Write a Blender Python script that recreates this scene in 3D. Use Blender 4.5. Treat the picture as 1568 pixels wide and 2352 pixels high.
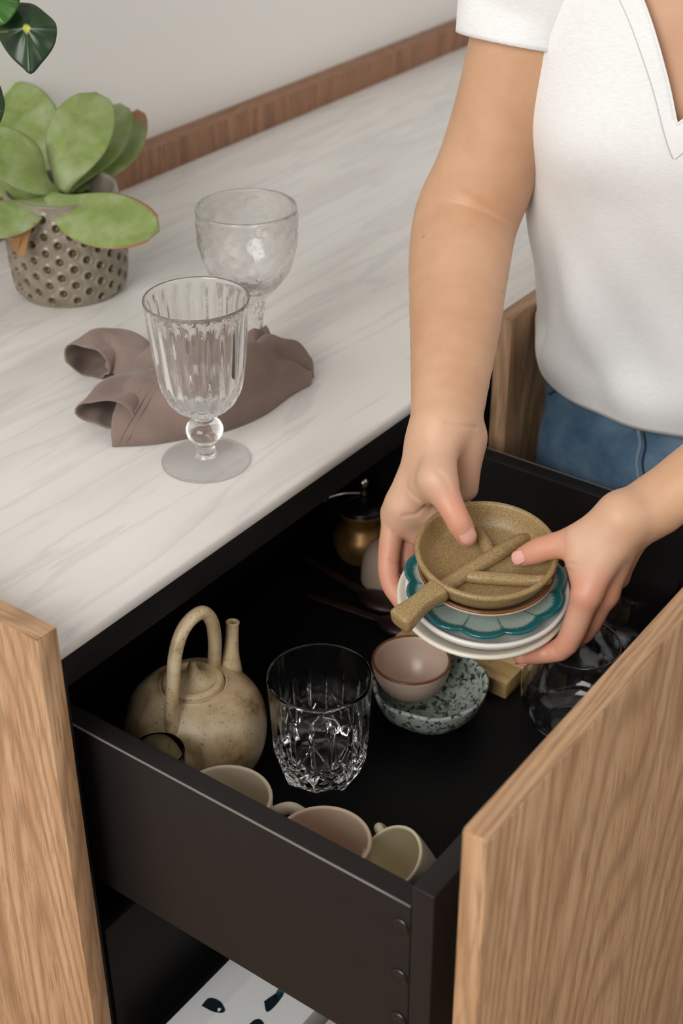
import bpy, bmesh, math, random
import numpy as np
from math import sin, cos, pi, radians, sqrt, atan2, exp
from mathutils import Vector, Matrix

random.seed(7)
rng = np.random.default_rng(7)
scene = bpy.context.scene
for o in list(bpy.data.objects):
    bpy.data.objects.remove(o)
COL = scene.collection

# ------------------------------------------------------------------ camera
CAM_POS = np.array([0.0, -0.658125, 1.55])
FPX = 3352.8                                   # focal length for a 1568 x 2352 frame
YAW, PITCH, ROLL = radians(-53.71773), radians(57.3422), radians(-0.377884)
CAM_ROT = Matrix.Rotation(YAW, 3, 'Z') @ Matrix.Rotation(PITCH, 3, 'X') @ Matrix.Rotation(ROLL, 3, 'Z')
cam_data = bpy.data.cameras.new('camera')
cam = bpy.data.objects.new('camera', cam_data)
COL.objects.link(cam)
cam.matrix_world = Matrix.Translation(Vector(CAM_POS)) @ CAM_ROT.to_4x4()
cam_data.sensor_fit = 'VERTICAL'
cam_data.sensor_height = 36.0
cam_data.lens = FPX / 2352 * 36.0
cam_data.clip_start = 0.02
cam_data.dof.use_dof = True
cam_data.dof.focus_distance = 1.17
cam_data.dof.aperture_fstop = 6.3
scene.camera = cam

# ------------------------------------------------------------------ light
world = bpy.data.worlds.new('room_light')
scene.world = world
world.use_nodes = True
bg = world.node_tree.nodes['Background']
bg.inputs['Color'].default_value = (1.0, 0.98, 0.95, 1)
bg.inputs['Strength'].default_value = 0.43

def area_light(name, loc, target, sx, sy, power, color):
    d = bpy.data.lights.new(name, 'AREA')
    d.shape = 'RECTANGLE'; d.size = sx; d.size_y = sy
    d.energy = power; d.color = color
    o = bpy.data.objects.new(name, d)
    COL.objects.link(o)
    o.location = loc
    o.rotation_euler = (Vector(target) - Vector(loc)).to_track_quat('-Z', 'Y').to_euler()
    return o
area_light('window_daylight', (-2.3, -0.45, 2.65), (0.9, 0.1, 0.9), 2.0, 2.0, 96, (1.0, 0.985, 0.955))
area_light('room_side_fill', (0.9, -3.4, 2.3), (0.9, 0.1, 0.9), 2.2, 1.8, 24, (1.0, 0.985, 0.955))  # added fill light from the room side, no window modelled there

scene.view_settings.view_transform = 'Standard'
scene.view_settings.look = 'None'
scene.view_settings.gamma = 1.0
scene.view_settings.use_curve_mapping = False
scene.view_settings.exposure = 0.0
scene.cycles.max_bounces = 24
scene.cycles.transmission_bounces = 24
scene.cycles.glossy_bounces = 8
scene.cycles.caustics_reflective = False

# ------------------------------------------------------------------ helpers
_M = np.array(CAM_ROT)
def at(px, py, depth):
    """world point that stands at the given distance along the lens axis"""
    d = _M @ np.array([(px - 784) / FPX, -(py - 1176) / FPX, -1.0])
    return CAM_POS + d * depth
def at_z(px, py, z):
    d = _M @ np.array([(px - 784) / FPX, -(py - 1176) / FPX, -1.0])
    return CAM_POS + d * (z - CAM_POS[2]) / d[2]

def srgb(r, g, b):
    f = lambda c: (c / 255 / 12.92) if c / 255 <= .04045 else ((c / 255 + .055) / 1.055) ** 2.4
    return (f(r), f(g), f(b), 1.0)

def tag(o, label=None, cat=None, group=None, kind=None):
    if label: o['label'] = label
    if cat: o['category'] = cat
    if group: o['group'] = group
    if kind: o['kind'] = kind
    return o

def empty(name, loc, label=None, cat=None, group=None, kind=None):
    o = bpy.data.objects.new(name, None)
    COL.objects.link(o)
    o.location = loc
    o.empty_display_size = .05
    return tag(o, label, cat, group, kind)

def world_loc(o):
    p = np.array(o.location)
    return p + world_loc(o.parent) if o.parent else p

def mk(name, verts, faces, mat, parent=None, smooth=True, origin=None, sharp=None):
    """one mesh object from points given in world space"""
    v = np.asarray(verts, float)
    if origin is None:
        if parent is not None:
            origin = world_loc(parent)
        else:
            origin = np.array([(v[:, 0].min() + v[:, 0].max()) / 2, (v[:, 1].min() + v[:, 1].max()) / 2, v[:, 2].min()])
    origin = np.asarray(origin, float)
    me = bpy.data.meshes.new(name)
    me.from_pydata((v - origin).tolist(), [], faces if isinstance(faces, list) else faces.tolist())
    me.validate()
    if smooth:
        me.polygons.foreach_set('use_smooth', [True] * len(me.polygons))
    if sharp is not None:
        me.set_sharp_from_angle(angle=radians(sharp))
    me.materials.append(mat)
    me.update()
    o = bpy.data.objects.new(name, me)
    COL.objects.link(o)
    if parent is not None:
        o.parent = parent
        o.location = origin - world_loc(parent)
    else:
        o.location = origin
    return o

def merge(*parts):
    V, Fc, n = [], [], 0
    for v, f in parts:
        V.append(np.asarray(v, float))
        Fc += [tuple(i + n for i in q) for q in f]
        n += len(v)
    return np.vstack(V), Fc

def box_geo(lo, hi, bevel=.0, segs=2):
    bm = bmesh.new()
    bmesh.ops.create_cube(bm, size=1)
    lo = np.array(lo, float); hi = np.array(hi, float)
    for v in bm.verts:
        v.co = Vector(((v.co.x + .5) * (hi[0] - lo[0]) + lo[0], (v.co.y + .5) * (hi[1] - lo[1]) + lo[1], (v.co.z + .5) * (hi[2] - lo[2]) + lo[2]))
    if bevel > 0:
        bmesh.ops.bevel(bm, geom=list(bm.edges), offset=bevel, segments=segs, affect='EDGES', profile=.5)
    bm.verts.ensure_lookup_table()
    v = [tuple(x.co) for x in bm.verts]
    f = [tuple(x.index for x in q.verts) for q in bm.faces]
    bm.free()
    return v, f
def box(name, lo, hi, mat, parent=None, bevel=.0012, segs=2):
    v, f = box_geo(lo, hi, bevel, segs)
    return mk(name, v, f, mat, parent, smooth=bevel > 0, sharp=40)

def smooth_profile(pts, n=6):
    """Catmull-Rom through profile points"""
    p = [np.array(q, float) for q in pts]
    p = [2 * p[0] - p[1]] + p + [2 * p[-1] - p[-2]]
    out = []
    for i in range(1, len(p) - 2):
        for k in range(n):
            t = k / n
            out.append(.5 * (2 * p[i] + (p[i + 1] - p[i - 1]) * t + (2 * p[i - 1] - 5 * p[i] + 4 * p[i + 1] - p[i + 2]) * t * t + (3 * p[i] - p[i - 1] - 3 * p[i + 1] + p[i + 2]) * t ** 3))
    out.append(p[-2])
    return np.array(out)

def frame_from(axis, hint=(0, 0, 1)):
    z = np.array(axis, float); z /= np.linalg.norm(z)
    h = np.array(hint, float)
    if abs(z @ h) > .95 * np.linalg.norm(h): h = np.array([1., 0, 0])
    x = np.cross(h, z); x /= np.linalg.norm(x)
    y = np.cross(z, x)
    return x, y, z

def lathe_geo(profile, seg=64, center=(0, 0, 0), axis=(0, 0, 1), xdir=None, mod=None, closed=False):
    """profile: list of (r, h); a radius of 0 becomes a pole"""
    if abs(axis[2]) > .999 and xdir is None:
        X, Y, Z = np.array([1., 0, 0]), np.array([0, 1., 0]), np.array([0, 0, 1.])
    else:
        Z = np.array(axis, float); Z /= np.linalg.norm(Z)
        X = np.array(xdir if xdir is not None else (1, 0, 0), float); X = X - Z * (X @ Z); X /= np.linalg.norm(X)
        Y = np.cross(Z, X)
    c = np.array(center, float)
    V, Fc, rings = [], [], []
    n = len(profile)
    for j, (r, h) in enumerate(profile):
        if r <= 1e-6:
            rings.append([len(V)])
            V.append(c + Z * h)
        else:
            row = []
            for i in range(seg):
                a = 2 * pi * i / seg
                rr, hh = (r, h) if mod is None else mod(r, h, a, j)
                row.append(len(V))
                V.append(c + X * rr * cos(a) + Y * rr * sin(a) + Z * hh)
            rings.append(row)
    pairs = list(zip(rings[:-1], rings[1:]))
    if closed: pairs.append((rings[-1], rings[0]))
    for A, B in pairs:
        if len(A) == 1 and len(B) == 1: continue
        for i in range(seg):
            k = (i + 1) % seg
            if len(A) == 1: Fc.append((A[0], B[k], B[i]))
            elif len(B) == 1: Fc.append((A[i], A[k], B[0]))
            else: Fc.append((A[i], A[k], B[k], B[i]))
    return np.array(V), Fc
def recalc(o):
    bm = bmesh.new(); bm.from_mesh(o.data)
    bmesh.ops.recalc_face_normals(bm, faces=bm.faces)
    bm.to_mesh(o.data); bm.free()
    return o

def catmull(pts, n=8):
    return smooth_profile(pts, n)

def tube_geo(path, radii, seg=14, flat=1.0, hint=(0, 0, 1), caps=True, round_caps=True):
    """sweep along a path; radii per point; flat squeezes the section's second axis"""
    P = np.asarray(path, float); n = len(P)
    R = np.full(n, radii, float) if np.isscalar(radii) else np.asarray(radii, float)
    T = np.gradient(P, axis=0)
    T /= np.linalg.norm(T, axis=1)[:, None]
    if round_caps:
        add = []
        for end, s in ((0, -1), (n - 1, 1)):
            rows = []
            for q in (.5, .82, .97):
                rows.append((P[end] + T[end] * s * R[end] * q, R[end] * sqrt(1 - q * q), T[end]))
            add.append(rows)
        Pa = [r[0] for r in add[0][::-1]] + list(P) + [r[0] for r in add[1]]
        Ra = [r[1] for r in add[0][::-1]] + list(R) + [r[1] for r in add[1]]
        Ta = [r[2] for r in add[0][::-1]] + list(T) + [r[2] for r in add[1]]
        P, R, T = np.array(Pa), np.array(Ra), np.array(Ta); n = len(P)
    x, y, z = frame_from(T[0], hint)
    V, Fc = [], []
    for i in range(n):
        t = T[i]
        x = x - t * (x @ t); x /= np.linalg.norm(x); y = np.cross(t, x)
        for k in range(seg):
            a = 2 * pi * k / seg
            V.append(P[i] + x * R[i] * cos(a) + y * R[i] * sin(a) * flat)
    for i in range(n - 1):
        for k in range(seg):
            m = (k + 1) % seg
            Fc.append((i * seg + k, i * seg + m, (i + 1) * seg + m, (i + 1) * seg + k))
    if caps:
        Fc.append(tuple(range(seg - 1, -1, -1)))
        Fc.append(tuple((n - 1) * seg + k for k in range(seg)))
    return np.array(V), Fc

def grid_faces(nu, nv, wrap_u=False, wrap_v=False):
    """index = i * nv + j"""
    Fc = []
    for i in range(nu if wrap_u else nu - 1):
        for j in range(nv if wrap_v else nv - 1):
            a, b = i, (i + 1) % nu; c, d = j, (j + 1) % nv
            Fc.append((a * nv + c, b * nv + c, b * nv + d, a * nv + d))
    return Fc

# ------------------------------------------------------------------ materials
class NT:
    def __init__(s, name):
        s.m = bpy.data.materials.new(name); s.m.use_nodes = True
        s.t = s.m.node_tree; s.b = s.t.nodes['Principled BSDF']
    def n(s, kind, **kw):
        x = s.t.nodes.new(kind)
        for k, v in kw.items():
            if k in x.inputs: s.put(x.inputs[k], v)
            else: setattr(x, k, v)
        return x
    def put(s, sock, v):
        if isinstance(v, bpy.types.NodeSocket): s.t.links.new(v, sock)
        else: sock.default_value = v
    def set(s, **kw):
        for k, v in kw.items(): s.put(s.b.inputs[k.replace('_', ' ')], v)
    def coord(s, scale=(1, 1, 1), kind='Object', rot=(0, 0, 0), loc=(0, 0, 0)):
        tc = s.n('ShaderNodeTexCoord'); mp = s.n('ShaderNodeMapping')
        s.t.links.new(tc.outputs[kind], mp.inputs['Vector'])
        mp.inputs['Scale'].default_value = scale; mp.inputs['Rotation'].default_value = rot; mp.inputs['Location'].default_value = loc
        return mp.outputs['Vector']
    def noise(s, vec, scale=5, detail=4, rough=.55, dist=0):
        x = s.n('ShaderNodeTexNoise'); s.t.links.new(vec, x.inputs['Vector'])
        x.inputs['Scale'].default_value = scale; x.inputs['Detail'].default_value = detail
        x.inputs['Roughness'].default_value = rough; x.inputs['Distortion'].default_value = dist
        return x.outputs['Fac']
    def math(s, op, a, b=0.0, clamp=False):
        x = s.n('ShaderNodeMath', operation=op); x.use_clamp = clamp
        s.put(x.inputs[0], a); s.put(x.inputs[1], b)
        return x.outputs[0]
    def ramp(s, fac, stops, interp='LINEAR'):
        x = s.n('ShaderNodeValToRGB'); x.color_ramp.interpolation = interp
        s.put(x.inputs['Fac'], fac)
        e = x.color_ramp.elements
        while len(e) < len(stops): e.new(.5)
        for i, (p, c) in enumerate(stops):
            e[i].position = p; e[i].color = c if len(c) == 4 else (*c, 1)
        return x.outputs['Color']
    def mix(s, fac, a, b, mode='MIX'):
        x = s.n('ShaderNodeMix', data_type='RGBA', blend_type=mode)
        s.put(x.inputs[0], fac); s.put(x.inputs[6], a); s.put(x.inputs[7], b)
        return x.outputs[2]
    def bump(s, h, strength=.3, dist=.001):
        x = s.n('ShaderNodeBump'); x.inputs['Strength'].default_value = strength; x.inputs['Distance'].default_value = dist
        s.put(x.inputs['Height'], h)
        s.t.links.new(x.outputs['Normal'], s.b.inputs['Normal'])
G = lambda v: (v, v, v, 1)

def plain(name, col, rough=.5, spec=.5, **kw):
    q = NT(name); q.set(Base_Color=col, Roughness=rough); q.b.inputs['Specular IOR Level'].default_value = spec
    for k, v in kw.items(): q.b.inputs[k.replace('_', ' ')].default_value = v
    return q.m

def oak(name, light, dark, axis=2, seed=0.0, swirl=1.0):
    """veneer with cathedral rings, fine pores running along one axis"""
    q = NT(name)
    st = [1.0, 1.0, 1.0]; st[axis] = .1
    v = q.coord(tuple(st), loc=(seed, seed * .7, seed * 1.3))
    low = q.noise(v, 3.2 * swirl, 2, .5, .2)
    rings = q.math('SINE', q.math('MULTIPLY', low, 330.0))
    rings = q.math('MULTIPLY_ADD', rings, .5); rings.node.inputs[2].default_value = .5
    rings = q.math('POWER', rings, 2.6)
    fs = [1.0, 1.0, 1.0]; fs[axis] = .045
    fine = q.noise(q.coord(tuple(fs), loc=(seed * 2, 0, seed)), 520, 3, .6)
    pores = q.ramp(fine, [(.50, G(0)), (.66, G(1))])
    ms = [1.0, 1.0, 1.0]; ms[axis] = .04
    mid = q.noise(q.coord(tuple(ms), loc=(0, seed, seed)), 60, 4, .6)
    base = q.ramp(mid, [(.25, dark), (.75, light)])
    mixd = tuple(.62 * d for d in dark[:3]) + (1,)
    c = q.mix(q.math('MULTIPLY', rings, .55), base, mixd)
    c = q.mix(q.math('MULTIPLY', pores, .75), c, mixd)
    q.set(Base_Color=c, Roughness=.55)
    q.bump(fine, .25, .0004)
    return q.m

OAK_L, OAK_D = srgb(203, 169, 134), srgb(168, 126, 90)
M_oak_z = oak('oak_veneer', OAK_L, OAK_D, 2, 0.3)
M_oak_front = oak('oak_front_veneer', OAK_L, OAK_D, 2, 1.7)
M_oak_x = oak('oak_edge', OAK_L, OAK_D, 0, 2.2, 1.6)
M_oak_y = oak('oak_edge_side', OAK_L, OAK_D, 1, 3.1, 1.6)
M_trim = oak('oak_upstand', srgb(165, 122, 94), srgb(138, 98, 72), 2, 5.0)

def black_board(name, col, rough=.55):
    q = NT(name)
    v = q.coord((1, 1, 1))
    n = q.noise(v, 40, 4, .6)
    q.set(Base_Color=q.mix(n, col, tuple(c * 1.5 for c in col[:3]) + (1,)), Roughness=rough)
    q.b.inputs['Specular IOR Level'].default_value = .3
    return q.m
M_black = black_board('black_board', srgb(16, 15, 15), .6)
M_drawer = black_board('dark_drawer_board', srgb(23, 20, 20), .5)
M_edge_highlight = plain('painted_edge_highlight', srgb(118, 112, 107), .4)  # paler colour standing in for the highlight on the rounded drawer edge
M_inner = plain('black_drawer_liner', srgb(9, 9, 10), .5, .2)

q = NT('white_plaster'); v = q.coord()
n = q.noise(v, 120, 3, .6)
q.set(Base_Color=srgb(236, 233, 228), Roughness=.9); q.bump(n, .15, .0006)
M_wall = q.m

q = NT('white_marble_laminate')
v = q.coord((.55, 3.4, 1), rot=(0, 0, radians(-12)))
n1 = q.noise(v, 4.0, 3, .5, .35)
n2 = q.noise(q.coord((.5, 4.0, 1), rot=(0, 0, radians(-14)), loc=(3, 1, 0)), 5.5, 4, .55, .5)
c = q.ramp(n1, [(.30, srgb(214, 210, 206)), (.48, srgb(228, 225, 220)), (.75, srgb(234, 231, 227))])
vein = q.ramp(n2, [(.44, G(0)), (.50, G(1)), (.53, G(0))])
c = q.mix(q.math('MULTIPLY', vein, .26), c, srgb(178, 176, 174))
q.set(Base_Color=c, Roughness=.32)
M_counter = q.m

q = NT('floorboards'); n = q.noise(q.coord((.15, 1, 1)), 30, 4)
q.set(Base_Color=q.ramp(n, [(.3, srgb(150, 120, 92)), (.7, srgb(178, 148, 118))]), Roughness=.5)
M_floor = q.m

# ------------------------------------------------------------------ setting
CT = 0.90                     # countertop height
RIM = 0.937                   # the oak frame stands a little proud of the worktop
X0, X1 = 0.5365, 1.1475       # drawer bay
BACK = 0.609

tag(box('floor', (-2.5, -3, -.05), (3.5, .70, 0), M_floor, bevel=0), 'plain wooden floor under the kitchen units', kind='structure')
tag(box('wall_back', (-2.5, .642, 0), (4.2, .72, 2.7), M_wall, bevel=0), 'off-white painted wall behind the worktop', kind='structure')
tr = box('trim_1', (X0, BACK, .895), (4.2, .6415, RIM), M_trim, bevel=.0012)
tag(tr, 'brown wooden upstand along the wall', kind='structure')

# countertop with a softly rounded front edge
prof = [(BACK - .0005, CT), (.004, CT), (.0015, CT - .0006), (0, CT - .0026), (0, CT - .0095), (.0012, CT - .012), (BACK - .0005, CT - .012)]
xs = [X0 + .0004, 3.6]
V = [(x, y, z) for x in xs for (y, z) in prof]
k = len(prof)
Fc = [(i, (i + 1) % k, k + (i + 1) % k, k + i) for i in range(k)] + [tuple(range(k - 1, -1, -1)), tuple(range(k, 2 * k))]
o = recalc(mk('countertop', V, Fc, M_counter, sharp=50))
tag(o, 'thin white marbled countertop above the open drawer', 'countertop')

# base cabinet carcass around the bay
cab = empty('base_cabinet', (.84, .3, 0.0), 'oak-sided base cabinet with black interior holding the open drawer', 'cabinet')
def side_panel_geo():
    return box_geo((X0 - .0188, -.0185, 0.0), (X0, BACK - .001, RIM), .0008)
o = box('side_panel', (X0 - .0188, -.0185, 0.0), (X0, BACK - .0005, RIM - .0008), M_oak_z, cab, .0006)
box('side_panel_top_edge', (X0 - .0186, -.0183, RIM - .0008), (X0 - .0002, BACK - .0005, RIM), M_oak_y, cab, 0)
box('carcass_side', (X0 + .0002, .0, .02), (X0 + .0182, BACK - .002, .8785), M_black, cab, .0005)
box('carcass_side', (X1 - .018, .0, .02), (X1, BACK - .002, .8785), M_black, cab, .0005)
box('carcass_back', (X0 + .0185, BACK - .012, .02), (X1 - .0185, BACK - .003, .8785), M_black, cab, 0)
box('top_rail', (X0 + .0185, .012, .8495), (X1 - .0185, .030, .8785), M_black, cab, .0006)
box('carcass_bottom', (X0 + .0185, .0, .08), (X1 - .0185, BACK - .0125, .098), M_black, cab, .0005)
box('carcass_bearer', (X0 + .0002, .005, .8790), (X1, BACK - .003, .8878), M_black, cab, 0)

# neighbouring cabinet on the right
nb = empty('neighbour_cabinet', (1.5, .3, 0.0), 'closed oak-fronted cabinet beside the jeans, right of the drawer', 'cabinet')
box('door', (X1 + .001, -.0235, .10), (X1 + .60, -.0045, RIM - .0008), M_oak_z, nb, .0008)
box('door_top_edge', (X1 + .0012, -.0233, RIM - .0008), (X1 + .5998, -.0047, RIM), M_oak_x, nb, 0)
box('carcass', (X1 + .0005, .0005, .02), (X1 + .60, BACK - .003, .8875), M_black, nb, .0005)

# the pulled-out drawer
DZ0, DZ1 = .650, .815         # side height
DL, DR = .563, 1.1060
DF = -.317                    # outer face of the box front
dr = empty('kitchen_drawer', (.84, -.1, DZ0), 'open drawer with wide oak front and black box full of crockery', 'drawer')
FX0, FX1 = X0, 1.140
o = box('drawer_front', (FX0, -.3675, .30), (FX1, -.3497, RIM - .0012), M_oak_front, dr, .0016, 3)
o['label'] = 'oak veneer drawer front with vertical grain'
box('front_top_edge', (FX0 + .0008, -.3668, RIM - .0013), (FX1 - .0008, -.3504, RIM), M_oak_x, dr, .0004)
box('drawer_side', (DL, -.2992, DZ0), (DL + .0178, .185, DZ1), M_drawer, dr, .0011, 3)
box('drawer_side', (DR - .0178, -.2992, DZ0), (DR, .185, DZ1), M_drawer, dr, .0011, 3)
box('box_front', (DL, DF, DZ0), (DR, -.2994, .8345), M_drawer, dr, .0011, 3)
box('box_back', (DL + .018, .167, DZ0), (DR - .018, .185, DZ1 - .02), M_drawer, dr, .0008)
box('drawer_bottom', (DL + .0181, -.2991, DZ0 + .010), (DR - .0181, .1668, DZ0 + .020), M_inner, dr, 0)
FLOOR = DZ0 + .020
for x_, s_ in ((DL + .0004, 1), (DR - .0004, -1)):  # highlight line painted in as a thin strip along each side's top
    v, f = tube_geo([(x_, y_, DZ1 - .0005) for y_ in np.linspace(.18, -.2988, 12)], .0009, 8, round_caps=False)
    mk('edge_highlight', v, f, M_edge_highlight, dr)['label'] = 'pale strip painted as an edge highlight'
box('front_bracket', (.80, -.3496, .70), (.86, DF - .0002, .80), M_black, dr, .001)
M_cap = plain('black_plastic_cap', srgb(7, 7, 8), .3, .5)
for z in (.7917, .7416, .6966):
    pr = [(0, .0), (.0066, .0), (.0068, .0004), (.0062, .0014), (.0045, .0017), (.0024, .0011), (0, .0010)]
    v, f = lathe_geo(pr, 24, (DL - .0001, -.2917, z), axis=(-1, 0, 0), xdir=(0, 1, 0))
    recalc(mk('screw_cap', v, f, M_cap, dr, sharp=50))

# lower drawer seen below the box
ld = empty('lower_drawer', (.84, .0, .40), 'black lower drawer below the open one, holding a white box', 'drawer')
box('box_front', (.557, -.002, .42), (1.128, .014, .600), M_black, ld, .0008)
box('drawer_bottom', (.557, -.28, .42), (1.128, -.0022, .432), M_black, ld, .0005)
box('drawer_side', (1.112, -.28, .4322), (1.128, -.0022, .52), M_black, ld, .0005)

# ------------------------------------------------------------------ the stack of plates in her hands
SB = at(1108, 1372, 1.19)
_tc = np.array([-.806, -.592, 0.0])
SN = np.array([0, 0, 1.]) * cos(radians(9)) + _tc * sin(radians(9)); SN /= np.linalg.norm(SN)
SX = _M[:, 0] - SN * (_M[:, 0] @ SN); SX /= np.linalg.norm(SX)
SY = np.cross(SN, SX)
def SL(x, y, h):
    return SB + SX * x + SY * y + SN * h

def shell_profile(outer, t, n=5):
    """closed section: inside runs above the outer curve by thickness t; outer from centre to rim, list of (r, h)"""
    po = smooth_profile(outer, n)
    d = np.gradient(po, axis=0); d /= np.linalg.norm(d, axis=1)[:, None]
    nrm = np.stack([-d[:, 1], d[:, 0]], 1)
    pi_ = po + nrm * t
    pi_[0, 0] = 0.0
    rim_c = (po[-1] + pi_[-1]) / 2
    cap = []
    e0 = po[-1] - rim_c
    ang = atan2(e0[1], e0[0])
    for k in range(1, 6):
        a = ang + pi * k / 6
        cap.append(rim_c + np.array([cos(a), sin(a)]) * (t / 2))
    out = np.vstack([po, cap, pi_[::-1]])
    out[:, 0] = np.maximum(out[:, 0], 0)
    return out

def ceramic(name, col, rough=.25, speck=None, amount=.5, scale=400, coat=.0, bumpy=.0):
    q = NT(name)
    v = q.coord()
    n = q.noise(v, 18, 3, .6)
    c = q.mix(q.math('MULTIPLY', n, .35), col, tuple(x * .82 for x in col[:3]) + (1,))
    if speck:
        s = q.noise(v, scale, 2, .5)
        c = q.mix(q.math('MULTIPLY', q.ramp(s, [(.55, G(0)), (.72, G(1))]), amount), c, speck)
    q.set(Base_Color=c, Roughness=rough)
    if bumpy: q.bump(q.noise(v, 260, 2), bumpy, .0006)
    return q.m

M_cream = ceramic('cream_glaze', srgb(226, 220, 205), .22)
M_white = ceramic('white_glaze', srgb(232, 229, 224), .35, bumpy=.15)
M_bowl_cream = ceramic('warm_cream_glaze', srgb(205, 190, 170), .3, srgb(150, 125, 100), .3, 700)
M_brown_rim = plain('iron_brown_rim', srgb(112, 70, 34), .3)
q = NT('olive_stoneware'); v = q.coord()
s1 = q.noise(v, 900, 2, .6); s2 = q.noise(v, 30, 3, .6)
c = q.ramp(s1, [(.35, srgb(138, 113, 72)), (.5, srgb(158, 133, 90)), (.68, srgb(184, 159, 115))])
c = q.mix(q.math('MULTIPLY', s2, .35), c, srgb(120, 96, 60))
q.set(Base_Color=c, Roughness=.42); q.bump(s1, .25, .0004)
M_olive = q.m

def sl_plate(name, outer, t, mat, x=0., y=0., h=0., seg=72, parent=None, mod=None):
    v, f = lathe_geo(shell_profile(outer, t), seg, SL(x, y, h), SN, SX, mod)
    return recalc(mk(name, v, f, mat, parent, sharp=60))

o = sl_plate('saucer', [(0, -.0125), (.02, -.0125), (.040, -.0122), (.052, -.0085), (.0620, -.0035), (.0690, .0)], .0042, M_cream)
tag(o, 'cream glazed saucer at the bottom of the stack in the hands', 'plate')
o = sl_plate('saucer', [(0, -.0040), (.02, -.0040), (.044, -.0038), (.054, -.0022), (.0635, .0025), (.0662, .0068)], .0042, M_white, .0030, -.0012, .0045)
tag(o, 'matte white saucer second from the bottom of the held stack', 'plate')

# scalloped flower plate
NP = 11
def petal_r(a): return .915 + .085 * abs(sin(NP * (a + 1.389) / 2)) ** .75
outer = shell_profile([(0, .0), (.02, .0), (.036, .0008), (.047, .0030), (.0580, .0062), (.0655, .0092)], .0032, 5)
seg = 240
def flower_mod(r, h, a, j):
    w = min(1, max(0, (r - .035) / .031))
    ridge = -.0014 * (1 - abs(sin(NP * (a + 1.389) / 2)) ** .5) * w
    return r * (1 + (petal_r(a) - 1) * w), h + ridge
v, f = lathe_geo(outer, seg, SL(.001, .001, .0095), SN, SX, flower_mod)
q = NT('teal_petal_glaze')
at_e = q.n('ShaderNodeAttribute', attribute_name='petal')
sep = q.n('ShaderNodeSeparateXYZ'); q.t.links.new(at_e.outputs['Vector'], sep.inputs[0])
edge, ph_, ang = sep.outputs[0], sep.outputs[1], sep.outputs[2]
cmb = q.n('ShaderNodeCombineXYZ'); q.put(cmb.inputs[0], q.math('MULTIPLY', ang, 46.0)); q.put(cmb.inputs[1], q.math('MULTIPLY', edge, 1.6))
br = q.noise(cmb.outputs[0], 3.0, 3, .65)
e2 = q.math('ADD', edge, q.math('MULTIPLY', q.math('SUBTRACT', br, .5), .16))
rim_mask = q.ramp(e2, [(.865, G(0)), (.905, G(1))])
cm2 = q.n('ShaderNodeCombineXYZ'); q.put(cm2.inputs[0], q.math('MULTIPLY', ang, 6.0)); q.put(cm2.inputs[1], q.math('MULTIPLY', edge, 30.0))
br2 = q.noise(cm2.outputs[0], 1.6, 3, .6)
ln = q.math('ADD', ph_, q.math('MULTIPLY', q.math('SUBTRACT', br2, .5), .5))
line_mask = q.math('MULTIPLY', q.ramp(ln, [(.05, G(1)), (.16, G(0))]), q.ramp(edge, [(.5, G(0)), (.75, G(1))]))
streak = q.ramp(br, [(.3, srgb(150, 172, 164)), (.7, srgb(186, 198, 190))])
teal = q.ramp(br, [(.3, srgb(8, 86, 92)), (.75, srgb(24, 112, 114))])
m = q.math('MAXIMUM', rim_mask, q.math('MULTIPLY', line_mask, .8))
q.set(Base_Color=q.mix(m, streak, teal), Roughness=.16)
q.b.inputs['Coat Weight'].default_value = .3
o = recalc(mk('flower_plate', v, f, q.m, sharp=60))
at_ = o.data.attributes.new('petal', 'FLOAT_VECTOR', 'POINT')
dat = []
for p in v:
    d = p - SL(.001, .001, .0095)
    a = atan2(d @ SY, d @ SX); r = sqrt((d @ SX) ** 2 + (d @ SY) ** 2)
    dat += [r / (.0655 * petal_r(a)), abs(sin(NP * (a + 1.389) / 2)), a]
at_.data.foreach_set('vector', dat)
tag(o, 'scalloped flower-shaped plate with teal painted edge in the held stack', 'plate')

bw = empty('small_bowl', SL(.001, 0, .0135), 'small cream dish with brown rim under the olive divided dish', 'bowl')
o = sl_plate('bowl_body', [(0, .0), (.018, .0), (.030, .0008), (.042, .0075), (.0500, .0150), (.0548, .0205)], .0036, M_bowl_cream, .001, 0, .0135, parent=bw)
v, f = tube_geo([SL(.001 + .0533 * cos(a), .0533 * sin(a), .0135 + .0228) for a in np.linspace(0, 2 * pi, 97)], .00165, 8, caps=False, round_caps=False)
mk('brown_rim', v, f, M_brown_rim, bw)['label'] = 'thin iron-brown rim'

# olive stoneware dish with leaf-vein dividers and stub handle
dish = empty('divided_dish', SL(0, 0, .0320), 'olive-brown stoneware dish with raised leaf-vein dividers and stub handle', 'dish')
outer = [(0, .0), (.02, .0), (.040, .0003), (.0475, .0030), (.0525, .0095), (.0553, .0160), (.0570, .0205)]
o = sl_plate('dish_body', outer, .0048, M_olive, .0, .0, .0320, seg=96, parent=dish)
FL = .0320 + .0046
def ridge(name, pts, radii):
    path = catmull([SL(*p) for p in pts], 8)
    rr = np.interp(np.linspace(0, 1, len(path)), np.linspace(0, 1, len(radii)), radii)
    v, f = tube_geo(path, rr, 16, 1.0)
    mk(name, v, f, M_olive, dish)
ridge('divider', [(-.043, -.0385, FL + .0085), (-.030, -.026, FL + .0052), (-.012, -.0095, FL + .0045), (.012, .010, FL + .0042), (.0285, .0235, FL + .0035), (.0375, .0300, FL + .0015)], [.0058, .0060, .0063, .0064, .0057, .0040])
ridge('divider', [(-.020, -.0165, FL + .0035), (-.008, -.0185, FL + .0042), (.012, -.0205, FL + .0042), (.032, -.0225, FL + .0042), (.0455, -.0240, FL + .0068)], [.0042, .0053, .0053, .0050, .0046])
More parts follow.
